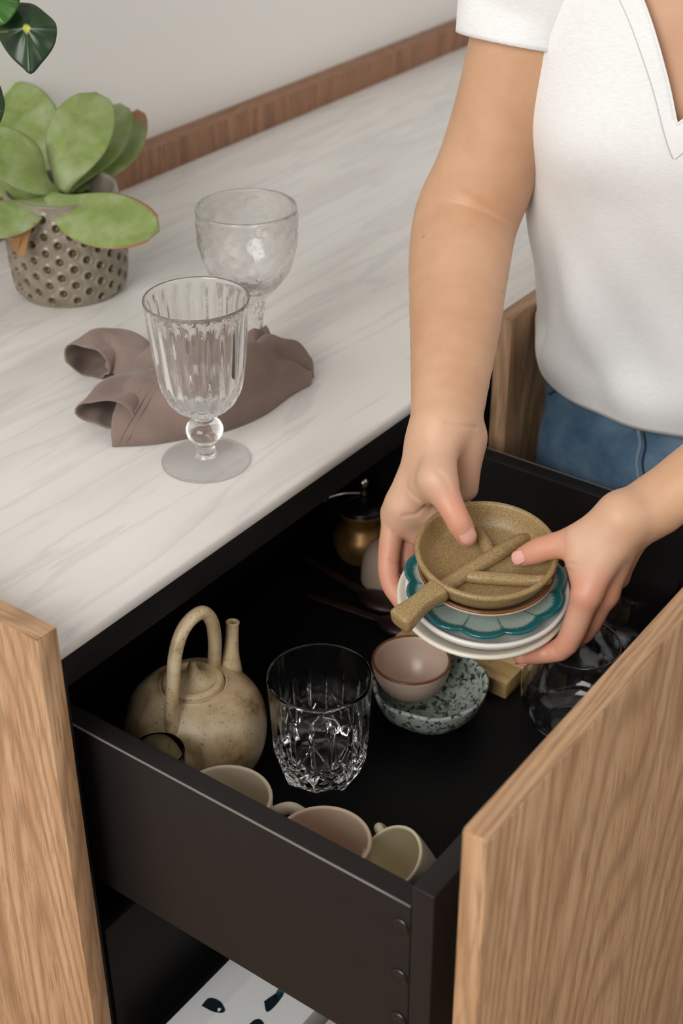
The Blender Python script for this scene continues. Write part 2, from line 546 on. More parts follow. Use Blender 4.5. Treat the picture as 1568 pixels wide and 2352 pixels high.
ridge('divider', [(.0045, .0060, FL + .0035), (.0020, .018, FL + .0040), (-.001, .030, FL + .0032), (-.003, .0385, FL + .0022)], [.0046, .0050, .0046, .0034])
# handle: rounded bar that flares toward its end
hp = [(-.0385, -.0385, .0480), (-.050, -.0485, .0465), (-.0600, -.0575, .0440), (-.0700, -.0665, .0415)]
path = catmull([SL(*p) for p in hp], 6)
d = path[-1] - path[0]; d /= np.linalg.norm(d)
side = np.cross(SN, d); side /= np.linalg.norm(side); upv = np.cross(d, side)
V, Fc = [], []
ns = 20
nn = len(path)
for i, p in enumerate(path):
    t = i / (nn - 1)
    w = .0098 - .0024 * sin(pi * min(1, t * 1.15)) + .0004 * t
    hh = .0072 + .0012 * t
    for k in range(ns):
        a = 2 * pi * k / ns
        cx_, cy_ = cos(a), sin(a)
        e = .55
        V.append(p + side * w * np.sign(cx_) * abs(cx_) ** e + upv * hh * np.sign(cy_) * abs(cy_) ** e)
for s_, off in ((.93, .0012), (.80, .0020), (.4, .0022)):
    for k in range(ns):
        a = 2 * pi * k / ns; cx_, cy_ = cos(a), sin(a); e = .55
        V.append(path[-1] + d * off + side * (.0098 + .0004) * s_ * np.sign(cx_) * abs(cx_) ** e + upv * .0084 * s_ * np.sign(cy_) * abs(cy_) ** e)
rows = nn + 3
for i in range(rows - 1):
    for k in range(ns):
        m_ = (k + 1) % ns
        Fc.append((i * ns + k, i * ns + m_, (i + 1) * ns + m_, (i + 1) * ns + k))
Fc.append(tuple(range(ns - 1, -1, -1))); Fc.append(tuple((rows - 1) * ns + k for k in range(ns)))
recalc(mk('handle', V, Fc, M_olive, dish))

# ------------------------------------------------------------------ implicit-surface mesher for the figure
def smin(a, b, k):
    h = np.maximum(k - np.abs(a - b), 0) / k
    return np.minimum(a, b) - h * h * k * .25
def cone(P, a, b, ra, rb):
    ba = b - a
    h = np.clip(((P - a) @ ba) / (ba @ ba), 0, 1)
    return np.linalg.norm(P - a - h[:, None] * ba, axis=1) - (ra + (rb - ra) * h)
def group_eval(g, P):
    d = None
    for pr in g:
        k = pr[-1]
        e = cone(P, *pr[:-1]) if not callable(pr[0]) else pr[0](P)
        d = e if d is None else smin(d, e, k)
    return d
def sdf_mesh(groups, lo, hi, h, Bk=12):
    lo = np.array(lo, float); hi = np.array(hi, float)
    nb = np.ceil((hi - lo) / (h * Bk)).astype(int)
    ii = np.stack(np.meshgrid(*[np.arange(n) for n in nb], indexing='ij'), -1).reshape(-1, 3)
    cen = lo + (ii + .5) * Bk * h
    diag = Bk * h * sqrt(3) / 2
    dg, dpr = [], []
    for g in groups:
        d = None; row = []
        for pr in g:
            e = cone(cen, *pr[:-1]) if not callable(pr[0]) else pr[0](cen)
            row.append(e); d = e if d is None else smin(d, e, pr[-1])
        dg.append(d); dpr.append(row)
    dg = np.stack(dg, 1)
    dm = dg.min(1)
    keep = np.where(np.abs(dm) < diag * 1.35)[0]
    N = nb * Bk + 3
    key = lambda c: (c[..., 0].astype(np.int64) * N[1] + c[..., 1]) * N[2] + c[..., 2]
    loc = np.stack(np.meshgrid(*[np.arange(Bk + 1)] * 3, indexing='ij'), -1)
    cell = np.stack(np.meshgrid(*[np.arange(Bk)] * 3, indexing='ij'), -1).reshape(-1, 3)
    corners = np.array([(a, b, c) for a in (0, 1) for b in (0, 1) for c in (0, 1)])
    edges = [(i, j) for i in range(8) for j in range(i + 1, 8) if np.abs(corners[i] - corners[j]).sum() == 1]
    keys, verts, quads = [], [], []
    for b in keep:
        base = ii[b] * Bk
        P = lo + (base + loc.reshape(-1, 3)) * h
        d = None
        for gi in np.where(dg[b] < dm[b] + diag * 2.6)[0]:
            e = group_eval([pr for pr, dd in zip(groups[gi], dpr[gi]) if dd[b] < dm[b] + diag * 2.6 + pr[-1]], P)
            if e is None: continue
            d = e if d is None else np.minimum(d, e)
        D = d.reshape(Bk + 1, Bk + 1, Bk + 1)
        S = D < 0
        if S.all() or not S.any(): continue
        cv = np.stack([D[cell[:, 0] + c[0], cell[:, 1] + c[1], cell[:, 2] + c[2]] for c in corners], 1)
        sg = cv < 0
        act = np.where(sg.any(1) & ~sg.all(1))[0]
        acc = np.zeros((len(act), 3)); cnt = np.zeros(len(act))
        for i, j in edges:
            m = sg[act, i] != sg[act, j]
            if not m.any(): continue
            a_, b_ = cv[act[m], i], cv[act[m], j]
            t = a_ / (a_ - b_)
            acc[m] += corners[i] + (corners[j] - corners[i]) * t[:, None]; cnt[m] += 1
        verts.append(lo + (base + cell[act] + acc / cnt[:, None]) * h)
        keys.append(key(base + cell[act] + 1))
        for ax in range(3):
            o1, o2 = [(1, 2), (2, 0), (0, 1)][ax]
            sl = [slice(0, Bk)] * 3
            s0 = S[tuple(sl)]
            sl2 = list(sl); sl2[ax] = slice(1, Bk + 1)
            s1 = S[tuple(sl2)]
            e = np.argwhere(s0 != s1)
            if not len(e): continue
            flip = s0[e[:, 0], e[:, 1], e[:, 2]]
            g = base + e + 1
            u = np.zeros(3, int); u[o1] = 1; w = np.zeros(3, int); w[o2] = 1
            qd = np.stack([key(g - u - w), key(g - w), key(g), key(g - u)], 1)
            qd[~flip] = qd[~flip][:, ::-1]
            quads.append(qd)
    keys = np.concatenate(keys); verts = np.vstack(verts); quads = np.vstack(quads)
    order = np.argsort(keys); sk = keys[order]
    pos = np.searchsorted(sk, quads); pos = np.minimum(pos, len(sk) - 1)
    good = (sk[pos] == quads).all(1)
    return verts, order[pos[good]]

def to_px(P):
    v = (np.asarray(P) - CAM_POS) @ _M
    return np.stack([784 + FPX * v[:, 0] / -v[:, 2], 1176 - FPX * v[:, 1] / -v[:, 2]], 1), -v[:, 2]

def chain(pts, radii, k=.006, sub=3):
    """one limb as a spline of tapering round segments"""
    Q = catmull(pts, sub)
    R = smooth_profile([(r, 0) for r in radii], sub)[:, 0]
    def fn(P):
        d = None
        for i in range(len(Q) - 1):
            e = cone(P, Q[i], Q[i + 1], R[i], R[i + 1])
            d = e if d is None else np.minimum(d, e)
        return d
    return [(fn, k)]

# ------------------------------------------------------------------ torso frame
BF = np.array([-.896, -.443, 0.]); BRT = np.array([-.443, .896, 0.])
RINGS = np.array([(.70, 1.262, -.205, .172, .105, .125), (.80, 1.258, -.205, .176, .105, .125), (.88, 1.252, -.200, .174, .108, .12), (.95, 1.240, -.192, .168, .108, .11),
         (1.02, 1.220, -.178, .155, .110, .10), (1.10, 1.195, -.163, .143, .117, .10), (1.16, 1.176, -.151, .133, .124, .10), (1.22, 1.173, -.155, .137, .112, .10),
         (1.28, 1.172, -.162, .147, .095, .10), (1.34, 1.168, -.165, .155, .075, .09), (1.385, 1.165, -.166, .118, .058, .07)])
RINGS = np.array([r for r in smooth_profile(RINGS, 6)])
def ring_at(z):
    return [np.interp(z, RINGS[:, 0], RINGS[:, i]) for i in range(1, 6)]
def torso_sdf(inset, z0, z1):
    def fn(P):
        z = np.clip(P[:, 2], RINGS[0, 0], RINGS[-1, 0])
        cx, cy, a, bf, bb = ring_at(z)
        dx, dy = P[:, 0] - cx, P[:, 1] - cy
        u = dx * BF[0] + dy * BF[1]; w = dx * BRT[0] + dy * BRT[1]
        b = np.where(u > 0, bf, bb) - inset; a = a - inset
        rr = np.sqrt((u / b) ** 2 + (w / a) ** 2 + 1e-12)
        d = (rr - 1) * np.sqrt(u * u + w * w + 1e-12) / np.maximum(rr, 1e-6)
        d = np.maximum(d, -.05)
        return np.maximum(np.maximum(d, z0 - P[:, 2]), P[:, 2] - z1)
    return fn

# ------------------------------------------------------------------ arms and hands
# right arm (image left)
rA = [at(1240, -90, 1.185), at(1176, 195, 1.24), at(1120, 385, 1.285), at(1070, 505, 1.308), at(1053, 620, 1.280), at(1046, 740, 1.248), at(1036, 860, 1.216), at(1026, 965, 1.19)]
armR = chain(rA, [.045, .0440, .0450, .0468, .0440, .0380, .0298, .0220], .02)
armR += [(at(1030, 720, 1.252), at(992, 980, 1.187), .022, .0150, .02), (at(1056, 720, 1.256), at(1058, 980, 1.202), .022, .0145, .02)]
r_mcp = [SL(-.070, .064, .036), SL(-.054, .084, .028), SL(-.034, .098, .026), SL(-.014, .105, .031)]
r_wr = [at(992, 1000, 1.192), at(1012, 1000, 1.205), at(1040, 1005, 1.215), at(1064, 1005, 1.215)]
palmR = [(r_wr[i], r_mcp[i], [.0150, .0150, .0145, .0145][i], [.0118, .0120, .0112, .0105][i], .010) for i in range(4)]
palmR += [(r_wr[0], r_wr[3], .016, .015, .012), (at(1070, 1010, 1.205), at(1066, 1120, 1.225), .0145, .0120, .012)]
thenarR = [(at(1010, 1000, 1.188), at(1004, 1100, 1.166), .0165, .0140, .012), (at(975, 1030, 1.195), at(985, 1120, 1.185), .014, .0120, .012),
           (at(1000, 1105, 1.170), at(935, 1160, 1.205), .0095, .0095, .012), (at(925, 1165, 1.205), at(990, 1185, 1.208), .0115, .0100, .012), (at(918, 1205, 1.216), at(965, 1228, 1.224), .0105, .0105, .012)]
fR = [
    ([r_mcp[0], SL(-.0755, .0440, .0070), SL(-.0745, .0255, -.0065), SL(-.0650, .0075, -.0135)], [.0104, .0092, .0086, .0074]),
    ([r_mcp[1], SL(-.0600, .0560, -.0080), SL(-.0480, .0350, -.0230), SL(-.030, .020, -.0255)], [.0106, .0094, .0086, .0074]),
    ([r_mcp[2], SL(-.036, .070, -.0140), SL(-.022, .050, -.0260), SL(-.006, .034, -.0260)], [.0102, .0090, .0082, .0072]),
    ([r_mcp[3], SL(-.010, .080, -.0080), SL(.000, .066, -.0220), SL(.010, .052, -.0250)], [.0094, .0080, .0074, .0066]),
]
thumbR_pts = [at(1004, 1100, 1.166), at(1044, 1180, 1.160), at(1057, 1206, 1.1630), at(1071, 1232, 1.1690)]
thumbR = chain(thumbR_pts, [.0130, .0103, .0100, .0084], .010)
groups_arm = [armR + palmR + thenarR, thenarR + palmR[:2] + thumbR]
for pts, rad in fR:
    groups_arm.append(palmR + chain(pts, rad, .006))

# left arm (image right)
lW = at(1488, 1166, 1.128)
lA = [np.array([1.275, -.315, 1.325]), np.array([1.235, -.385, 1.19]), np.array([1.150, -.430, 1.075]), np.array([1.075, -.402, 1.045]), np.array([.985, -.345, .995]), lW]
armL = chain(lA, [.043, .042, .041, .0400, .0335, .0215], .015)
l_mcp = [at(1348, 1362, 1.128), at(1386, 1362, 1.148), at(1412, 1322, 1.170), at(1428, 1280, 1.190)]
l_wr = [at(1430, 1185, 1.118), at(1448, 1192, 1.127), at(1462, 1200, 1.138), at(1472, 1202, 1.150)]
palmL = [(l_wr[i], l_mcp[i], [.0150, .0145, .0140, .0135][i], [.0118, .0118, .0110, .0100][i], .010) for i in range(4)]
palmL += [(at(1500, 1163, 1.130), l_wr[0], .0190, .0150, .012), (at(1420, 1190, 1.118), at(1330, 1238, 1.129), .0138, .0100, .014), (at(1505, 1172, 1.140), l_wr[2], .0185, .0150, .012)]
thumbL_pts = [SL(.0985, -.010, .0870), SL(.0700, -.0110, .0725), SL(.0470, -.0060, .0610), SL(.0390, -.0040, .0550), SL(.0300, -.0020, .0480)]
thenarL = [(l_wr[0], thumbL_pts[0], .0150, .0150, .012), (thumbL_pts[0], thumbL_pts[1], .0150, .0120, .012), (at(1400, 1235, 1.122), at(1325, 1285, 1.128), .0110, .0085, .012), (at(1400, 1260, 1.125), at(1340, 1320, 1.132), .0100, .0090, .012)]
thumbL = chain(thumbL_pts[1:], [.0122, .0102, .0100, .0082], .008)
fL = [
    ([l_mcp[0], at(1302, 1478, 1.150), SL(.0465, -.0490, -.0135), SL(.0280, -.0530, -.0125)], [.0112, .0095, .0086, .0072]),
    ([l_mcp[1], at(1338, 1452, 1.172), SL(.0570, -.0300, -.0230), SL(.0340, -.0330, -.0250)], [.0110, .0094, .0086, .0074]),
    ([l_mcp[2], SL(.0800, .0050, -.0050), SL(.0600, .0000, -.0230), SL(.0400, -.0050, -.0260)], [.0104, .0090, .0082, .0072]),
    ([l_mcp[3], SL(.0800, .0300, .0080), SL(.0720, .0220, -.0120), SL(.0580, .0160, -.0240)], [.0094, .0080, .0074, .0066]),
]
groups_arm += [armL + palmL + thenarL, thenarL + palmL[:2] + thumbL]
for pts, rad in fL:
    groups_arm.append(palmL + chain(pts, rad, .006))

allp = np.array(rA + lA + [SL(0, 0, -.05)])
va, fa = sdf_mesh(groups_arm, allp.min(0) - .06, allp.max(0) + .06, .0017)

# torso skin, neck, head (mostly under the shirt or above the frame)
neck0, neck1 = np.array([1.175, -.160, 1.33]), np.array([1.125, -.185, 1.455])
head = [(np.array([1.118, -.188, 1.545]), np.array([1.105, -.194, 1.565]), .083, .080, .03), (np.array([1.085, -.205, 1.500]), np.array([1.062, -.216, 1.480]), .055, .030, .04),
        (np.array([1.042, -.226, 1.537]), np.array([1.022, -.236, 1.510]), .008, .011, .014)]
rs = BRT
ctr = np.array(ring_at(1.15)[:2] + [1.15])
br_ = [(ctr + BF * .060 + BRT * s * .062 + np.array([0, 0, .005]), ctr + BF * .075 + BRT * s * .060 + np.array([0, 0, -.012]), .026, .026, .012) for s in (1, -1)]
for s in (1, -1):
    c_ = np.array([1.112, -.190, 1.548]) + BRT * s * .079
    head.append((c_, c_ + np.array([0.004, 0, -.03]), .012, .009, .01))
torso_g = [[(torso_sdf(.012, .90, 1.37), .01), (neck0, neck1, .054, .050, .05)] + [(np.array(p), np.array(q_), .05, .044, .05) for p, q_ in ((neck0, rA[0]), (neck0, lA[0]))] + [(neck1, head[0][0], .05, .06, .04)] + head, br_[:1], br_[1:]]
vt, ft = sdf_mesh(torso_g, (.9, -.48, .88), (1.36, .12, 1.68), .005, 8)

# fine creases pressed into the visible skin
px, dp = to_px(va)
acc = np.zeros((len(va), 3))
tri = va[fa]
nf = np.cross(tri[:, 2] - tri[:, 0], tri[:, 3] - tri[:, 1])
for k_ in range(4): np.add.at(acc, fa[:, k_], nf)
nv = acc / (np.linalg.norm(acc, axis=1)[:, None] + 1e-12)
toc = CAM_POS - va; toc /= np.linalg.norm(toc, axis=1)[:, None]
face = (nv * toc).sum(1)
def crease(poly, width, depth, tol=.02):
    """poly in frame coordinates, width in frame pixels"""
    pl = np.array(poly, float); best = np.full(len(va), 1e9)
    for a, b in zip(pl[:-1], pl[1:]):
        ab = b - a; t = np.clip(((px - a) @ ab) / (ab @ ab), 0, 1)
        best = np.minimum(best, np.linalg.norm(px - a - t[:, None] * ab, axis=1))
    m = (best < width * 2.5) & (face > .05)
    if not m.any(): return
    m &= dp < dp[m].min() + tol
    va[m] -= nv[m] * (depth * np.exp(-(best[m] / width) ** 2))[:, None]
crease([(1070, 448), (1105, 470), (1142, 492)], 12, .0008, .05)
crease([(1024, 972), (1060, 978), (1098, 984)], 4, .0010)
crease([(1030, 955), (1080, 955)], 4, .0004)
crease([(1004, 1082), (1022, 1100), (1032, 1122)], 5, .0006)
for k_ in range(4): crease([(1018 + 7 * k_, 1200 + 5 * k_), (1030 + 7 * k_, 1189 + 4 * k_), (1047 + 6 * k_, 1177 + 5 * k_)], 2.6, .0005)
crease([(932, 1120), (950, 1140), (978, 1162)], 4, .0010)
crease([(925, 1186), (955, 1182), (978, 1164)], 4, .0012)
crease([(895, 1285), (910, 1290), (926, 1293)], 3, .0008)
crease([(905, 1339), (922, 1338)], 3, .0006)
crease([(905, 1222), (920, 1234), (935, 1243)], 4, .0010)
for x_ in (1196, 1204, 1213): crease([(x_, 1256), (x_ + 4, 1275), (x_ + 2, 1294)], 2.4, .00035)
crease([(1284, 1288), (1300, 1294), (1318, 1296)], 4, .0006)
crease([(1282, 1288), (1296, 1302), (1308, 1310)], 4, .0005)
crease([(1264, 1478), (1272, 1488), (1274, 1500)], 3.5, .0007)

q = NT('skin')
red = q.n('ShaderNodeAttribute', attribute_name='flush').outputs['Fac']
v_ = q.coord()
n1 = q.noise(v_, 22, 4, .6); n2 = q.noise(v_, 130, 3, .6)
c = q.ramp(n1, [(.3, srgb(196, 150, 116)), (.7, srgb(208, 165, 132))])
pale = q.n('ShaderNodeAttribute', attribute_name='pale').outputs['Fac']
c = q.mix(q.math('MULTIPLY', pale, .75), c, srgb(210, 172, 146))
c = q.mix(red, c, srgb(208, 138, 114))
mole = q.n('ShaderNodeTexVoronoi'); q.t.links.new(v_, mole.inputs['Vector']); mole.inputs['Scale'].default_value = 26
c = q.mix(q.math('MULTIPLY', q.ramp(mole.outputs['Distance'], [(.03, G(1)), (.055, G(0))]), .45), c, srgb(130, 82, 56))
q.set(Base_Color=c, Roughness=.48)
q.b.inputs['Subsurface Weight'].default_value = .12
q.b.inputs['Subsurface Radius'].default_value = (1.0, .35, .18)
q.b.inputs['Subsurface Scale'].default_value = .006
q.bump(n2, .12, .0006)
M_skin = q.m

vb, fb = merge((va, [tuple(x) for x in fa.tolist()]), (vt, [tuple(x) for x in ft.tolist()]))
P_ORIG = np.array([1.255, -.20, 0.0])
person = mk('person', vb, fb, M_skin, origin=P_ORIG)
tag(person, 'person in white V-neck shirt and jeans holding a stack of small plates', 'person')
# flush: hands are pinker than the arms
tips = np.array([pts[i] for pts, _ in fR + fL for i in (1, 2, 3)] + [thumbR_pts[-1], thumbR_pts[1], thumbL_pts[-1], thumbL_pts[2]] + [l_mcp[0], l_mcp[1]])
dmin = np.full(len(vb), 9.)
for t_ in tips: dmin = np.minimum(dmin, np.linalg.norm(vb - t_, axis=1))
hc = np.minimum(np.linalg.norm(vb - SB, axis=1), 9)
fl = np.clip(1 - dmin / .035, 0, 1) * .9 + np.clip(1 - (hc - .08) / .07, 0, 1) * .08
person.data.attributes.new('pale', 'FLOAT', 'POINT').data.foreach_set('value', np.clip(1 - (hc - .12) / .06, 0, 1).astype(np.float32))
fa_ = person.data.attributes.new('flush', 'FLOAT', 'POINT')
fa_.data.foreach_set('value', np.clip(fl, 0, 1).astype(np.float32))

# finger nails
M_nail = plain('pink_nail', srgb(224, 168, 158), .12, .6)
def nail(tip0, tip1, r, normal, L, Wd, along=.0, lift=.0004):
    A = tip1 - tip0; A /= np.linalg.norm(A)
    n_ = normal - A * (normal @ A); n_ /= np.linalg.norm(n_)
    S_ = np.cross(A, n_)
    nu, nv_ = 15, 13
    V = []
    for i in range(nu):
        for j in range(nv_):
            s = -1 + 2 * i / (nu - 1); t = -1 + 2 * j / (nv_ - 1)
            lim = sqrt(max(0, 1 - abs(s) ** 3.2)) if s > 0 else sqrt(max(0, 1 - abs(s) ** 4)) * .96
            th = t * lim * Wd / r
            droop = .0014 * max(0, s) ** 2 * L / .012
            V.append(tip1 + A * (along + s * L / 2) + (n_ * cos(th) + S_ * sin(th)) * (r + lift) - n_ * droop)
    o = mk('nail', V, grid_faces(nu, nv_), M_nail, person)
    md = o.modifiers.new('thickness', 'SOLIDIFY'); md.thickness = .0007; md.offset = 0
    return o
cam_to = lambda p: (CAM_POS - p) / np.linalg.norm(CAM_POS - p)
nail(thumbR_pts[2], thumbR_pts[3], .0080, cam_to(thumbR_pts[3]) + .2 * _M[:, 0], .0150, .0068, -.0050, .0014)
nail(thumbL_pts[3], thumbL_pts[4], .0080, cam_to(thumbL_pts[4]) + .1 * _M[:, 1], .0115, .0058, .0020)
nail(fL[0][0][2], fL[0][0][3], .0074, -_M[:, 1] - .5 * _M[:, 0], .0095, .0048, .0010)

# ------------------------------------------------------------------ t-shirt
q = NT('white_slub_cotton'); v_ = q.coord((1, 1, 6))
n = q.noise(v_, 160, 3, .6); n0 = q.noise(q.coord(), 900, 2)
q.set(Base_Color=q.ramp(n, [(.3, srgb(228, 229, 229)), (.7, srgb(238, 239, 240))]), Roughness=.85)
q.b.inputs['Sheen Weight'].default_value = .15
q.bump(q.math('ADD', n, n0), .12, .0006)
M_shirt = q.m
def shirt_pt(z, th, extra=0.0):
    cx, cy, a, bf, bb = ring_at(z)
    b = bf if cos(th) > 0 else bb
    # two-lobed bust, loose folds lower down
    bust = .006 * exp(-((z - 1.15) / .05) ** 2) * (exp(-((abs(th) - .62) / .38) ** 2) - .6 * exp(-(th / .22) ** 2))
    low = min(1, max(0, (1.12 - z) / .2)) * (.35 + .65 * min(1, max(0, (z - .87) / .05)))
    ph = th * 7 + (z - .9) * 26
    fold = low * .0075 * sin(ph) * exp(-((th - 1.0) / .75) ** 2) + low * .0035 * sin(th * 13 - (z - .9) * 34 + 1) * exp(-((th - .7) / .8) ** 2)
    fold += low * .003 * sin(th * 4 - (z - .9) * 18)
    fold += .0012 * sin(th * 9 + z * 40) * (1 - low) * .6
    blouse = .006 * exp(-((z - .90) / .03) ** 2)
    k = 1 + (bust + fold + blouse + extra) / .13
    return np.array([cx, cy, z]) + BF * b * cos(th) * k + BRT * a * sin(th) * k
ZV = 1.186
def vee(z, side):
    """half opening of the neckline in radians at a height"""
    t = max(0.0, z - ZV)
    w = .30 * t ** .96 if side > 0 else min(.95 * t, .05 + .35 * t)
    return min(w / max(.06, ring_at(z)[3]), 1.05)
zs = np.concatenate([np.linspace(.868, ZV, 60), np.linspace(ZV + .004, 1.385, 36)])
nth = 161
V = []
for iz, z in enumerate(zs):
    tv = 0.0
    if z > ZV:
        tv, tw_ = vee(z, 1), vee(z, -1)
    for j in range(nth):
        th = tv + (2 * pi - tv - (tw_ if z > ZV else 0)) * j / (nth - 1)
        t2 = th if th <= pi else th - 2 * pi
        zz = z
        if iz < 14:      # uneven hem
            zz = z + (1 - iz / 14) * (.044 * exp(-((t2 - 1.75) / .7) ** 2) + .030 * exp(-((t2 + 1.75) / .7) ** 2) + .006 * sin(t2 * 3 + .4))
        p = shirt_pt(z, t2)
        p[2] = zz
        V.append(p)
body_v, body_f = np.array(V), grid_faces(len(zs), nth)
def sleeve(axis_pts, radii):
    path = catmull(axis_pts, 8)
    rr = np.interp(np.linspace(0, 1, len(path)), np.linspace(0, 1, len(radii)), radii)
    v, f = tube_geo(path, rr, 48, 1.0, caps=False, round_caps=False)
    n_ = len(path)
    for i in range(n_):
        for k_ in range(48):
            a = 2 * pi * k_ / 48
            c_ = path[i]; v[i * 48 + k_] = c_ + (v[i * 48 + k_] - c_) * (1 + .03 * sin(3 * a + i * .3) + .02 * sin(5 * a - i * .25))
    return v, f
sR = sleeve([at(1187, 96, 1.222), at(1206, 10, 1.21), at(1250, -110, 1.188), at(1340, -215, 1.165)], [.0525, .0545, .0620, .058])
sLv = sleeve([np.array([1.238, -.388, 1.205]), np.array([1.252, -.355, 1.26]), np.array([1.255, -.310, 1.315]), np.array([1.225, -.262, 1.345])], [.0485, .0505, .058, .055])
sv, sf = merge((body_v, body_f), sR, sLv)
shirt = mk('t_shirt', sv, sf, M_shirt, person)
bm = bmesh.new(); bm.from_mesh(shirt.data)
bmesh.ops.remove_doubles(bm, verts=bm.verts, dist=.00002)
bm.to_mesh(shirt.data); bm.free()
shirt.data.polygons.foreach_set('use_smooth', [True] * len(shirt.data.polygons))
shirt['label'] = 'white short-sleeved V-neck cotton shirt'
md = shirt.modifiers.new('cloth', 'SOLIDIFY'); md.thickness = .0016; md.offset = 1
# neckband seam line and V edge rolls
def band(side, off, r, name, mat):
    pts = []
    for z in np.linspace(ZV - off * .9, 1.37, 40):
        pts.append(shirt_pt(z, side * (vee(z + off * .9, side) + off * .25), .0022) if off else shirt_pt(z, side * vee(z, side), .0012))
    v, f = tube_geo(pts, r, 8, 1.0)
    mk(name, v, f, mat, shirt)
M_seam = plain('shirt_seam', srgb(196, 194, 190), .9)
for s in (1, -1):
    band(s, 0.0, .0012, 'neck_edge', M_shirt)
    band(s, .030, .00038, 'neckband_stitch', M_seam)

# ------------------------------------------------------------------ jeans and shoes
q = NT('blue_denim'); v_ = q.coord()
n = q.noise(v_, 14, 4, .6, .4); tw = q.noise(q.coord((1, 1, .15), rot=(.3, .5, 0)), 1400, 2)
c = q.ramp(n, [(.3, srgb(52, 84, 112)), (.5, srgb(88, 118, 144)), (.72, srgb(128, 152, 172))])
c = q.mix(q.math('MULTIPLY', tw, .35), c, srgb(44, 66, 90))
q.set(Base_Color=c, Roughness=.9); q.bump(tw, .25, .0005)
M_denim = q.m
jr = []
def jeans_sdf():
    t = torso_sdf(.006, .72, .925)
    hipR, hipL = np.array([1.262, -.205, .78]) + BRT * .085, np.array([1.262, -.205, .78]) - BRT * .085
    legs = []
    for h_, s in ((hipR, 1), (hipL, -1)):
        kn = h_ + np.array([-.01, 0, -.32]) + BRT * s * .01; an = kn + np.array([.03, .01, -.36])
        legs.append((h_, kn, .090, .064, .03)); legs.append((kn, an, .064, .050, .02))
    return [[(t, .01)] + legs[:2], [(t, .01)] + legs[2:]], legs
jg, legs = jeans_sdf()
vj, fj = sdf_mesh(jg, (1.0, -.46, .06), (1.45, .06, .96), .006, 8)
# creases in the denim below the hip
wv = .0035 * np.sin(vj[:, 2] * 60 + (vj @ BRT) * 70) * np.exp(-((vj[:, 2] - .82) / .08) ** 2)
vj = vj + BF * wv[:, None]
jeans = mk('jeans', vj, fj, M_denim, person)
jeans['label'] = 'faded blue denim jeans'
bm = bmesh.new(); bm.from_mesh(jeans.data)
from mathutils.bvhtree import BVHTree
bvh = BVHTree.FromBMesh(bm)
def on_jeans(px_, py_):
    d = at(px_, py_, 1.0) - CAM_POS
    hit = bvh.ray_cast(Vector(CAM_POS - world_loc(jeans)), Vector(d).normalized())
    return None if hit[0] is None else np.array(hit[0]) + world_loc(jeans)
M_stitch = plain('denim_seam', srgb(120, 142, 160), .9)
M_stitch2 = plain('dark_denim_seam', srgb(36, 54, 74), .9)
for nm, poly, r_, mt in (('pocket_seam', [(1235, 900), (1262, 905), (1288, 890), (1300, 860), (1310, 830)], .0016, M_stitch2), ('pocket_seam', [(1243, 885), (1262, 890), (1278, 876), (1290, 845)], .0012, M_stitch),
                         ('side_seam', [(1466, 990), (1470, 1020), (1462, 1060), (1466, 1100)], .0020, M_stitch), ('side_seam', [(1478, 995), (1482, 1025), (1475, 1062), (1480, 1095)], .0014, M_stitch2)):
    pts = [on_jeans(*p) for p in poly]
    pts = [p for p in pts if p is not None]
    if len(pts) > 2:
        v, f = tube_geo(catmull(pts, 6), r_, 8)
        mk(nm, v, f, mt, jeans)
bm.free()
M_shoe = plain('white_canvas', srgb(220, 218, 212), .8)
for i in (1, 3):
    an = legs[i][1]
    heel = an + np.array([.01, .0, 0]); heel[2] = .042
    toe = heel + BF * .19; toe[2] = .034
    v, f = sdf_mesh([[(heel, toe, .036, .032, .02), (heel, np.array([an[0], an[1], .11]), .036, .038, .03)]], (heel + np.minimum(BF * .25, 0) - .06), (heel + np.maximum(BF * .25, 0) + [.06, .06, .12]), .006, 8)
    v[:, 2] = np.maximum(v[:, 2], .001)
    mk('shoe', v, f, M_shoe, person)

# hair gathered behind the head
q = NT('brown_hair'); n = q.noise(q.coord((1, 1, .05)), 300, 3)
q.set(Base_Color=q.ramp(n, [(.3, srgb(62, 42, 28)), (.7, srgb(110, 78, 52))]), Roughness=.45)
M_hair = q.m
hg = [[(np.array([1.140, -.182, 1.560]), np.array([1.118, -.190, 1.585]), .090, .084, .03), (np.array([1.185, -.165, 1.54]), np.array([1.225, -.150, 1.50]), .060, .045, .04)]]
v, f = sdf_mesh(hg, (.98, -.33, 1.42), (1.32, -.03, 1.72), .005, 8)
keep = (v - np.array([1.095, -.2, 1.55])) @ np.array([-.80, -.35, -.48])
v[keep > .034] -= (np.array([-.80, -.35, -.48]) * (keep[keep > .034] - .034)[:, None])
mk('hair', v, f, M_hair, person)
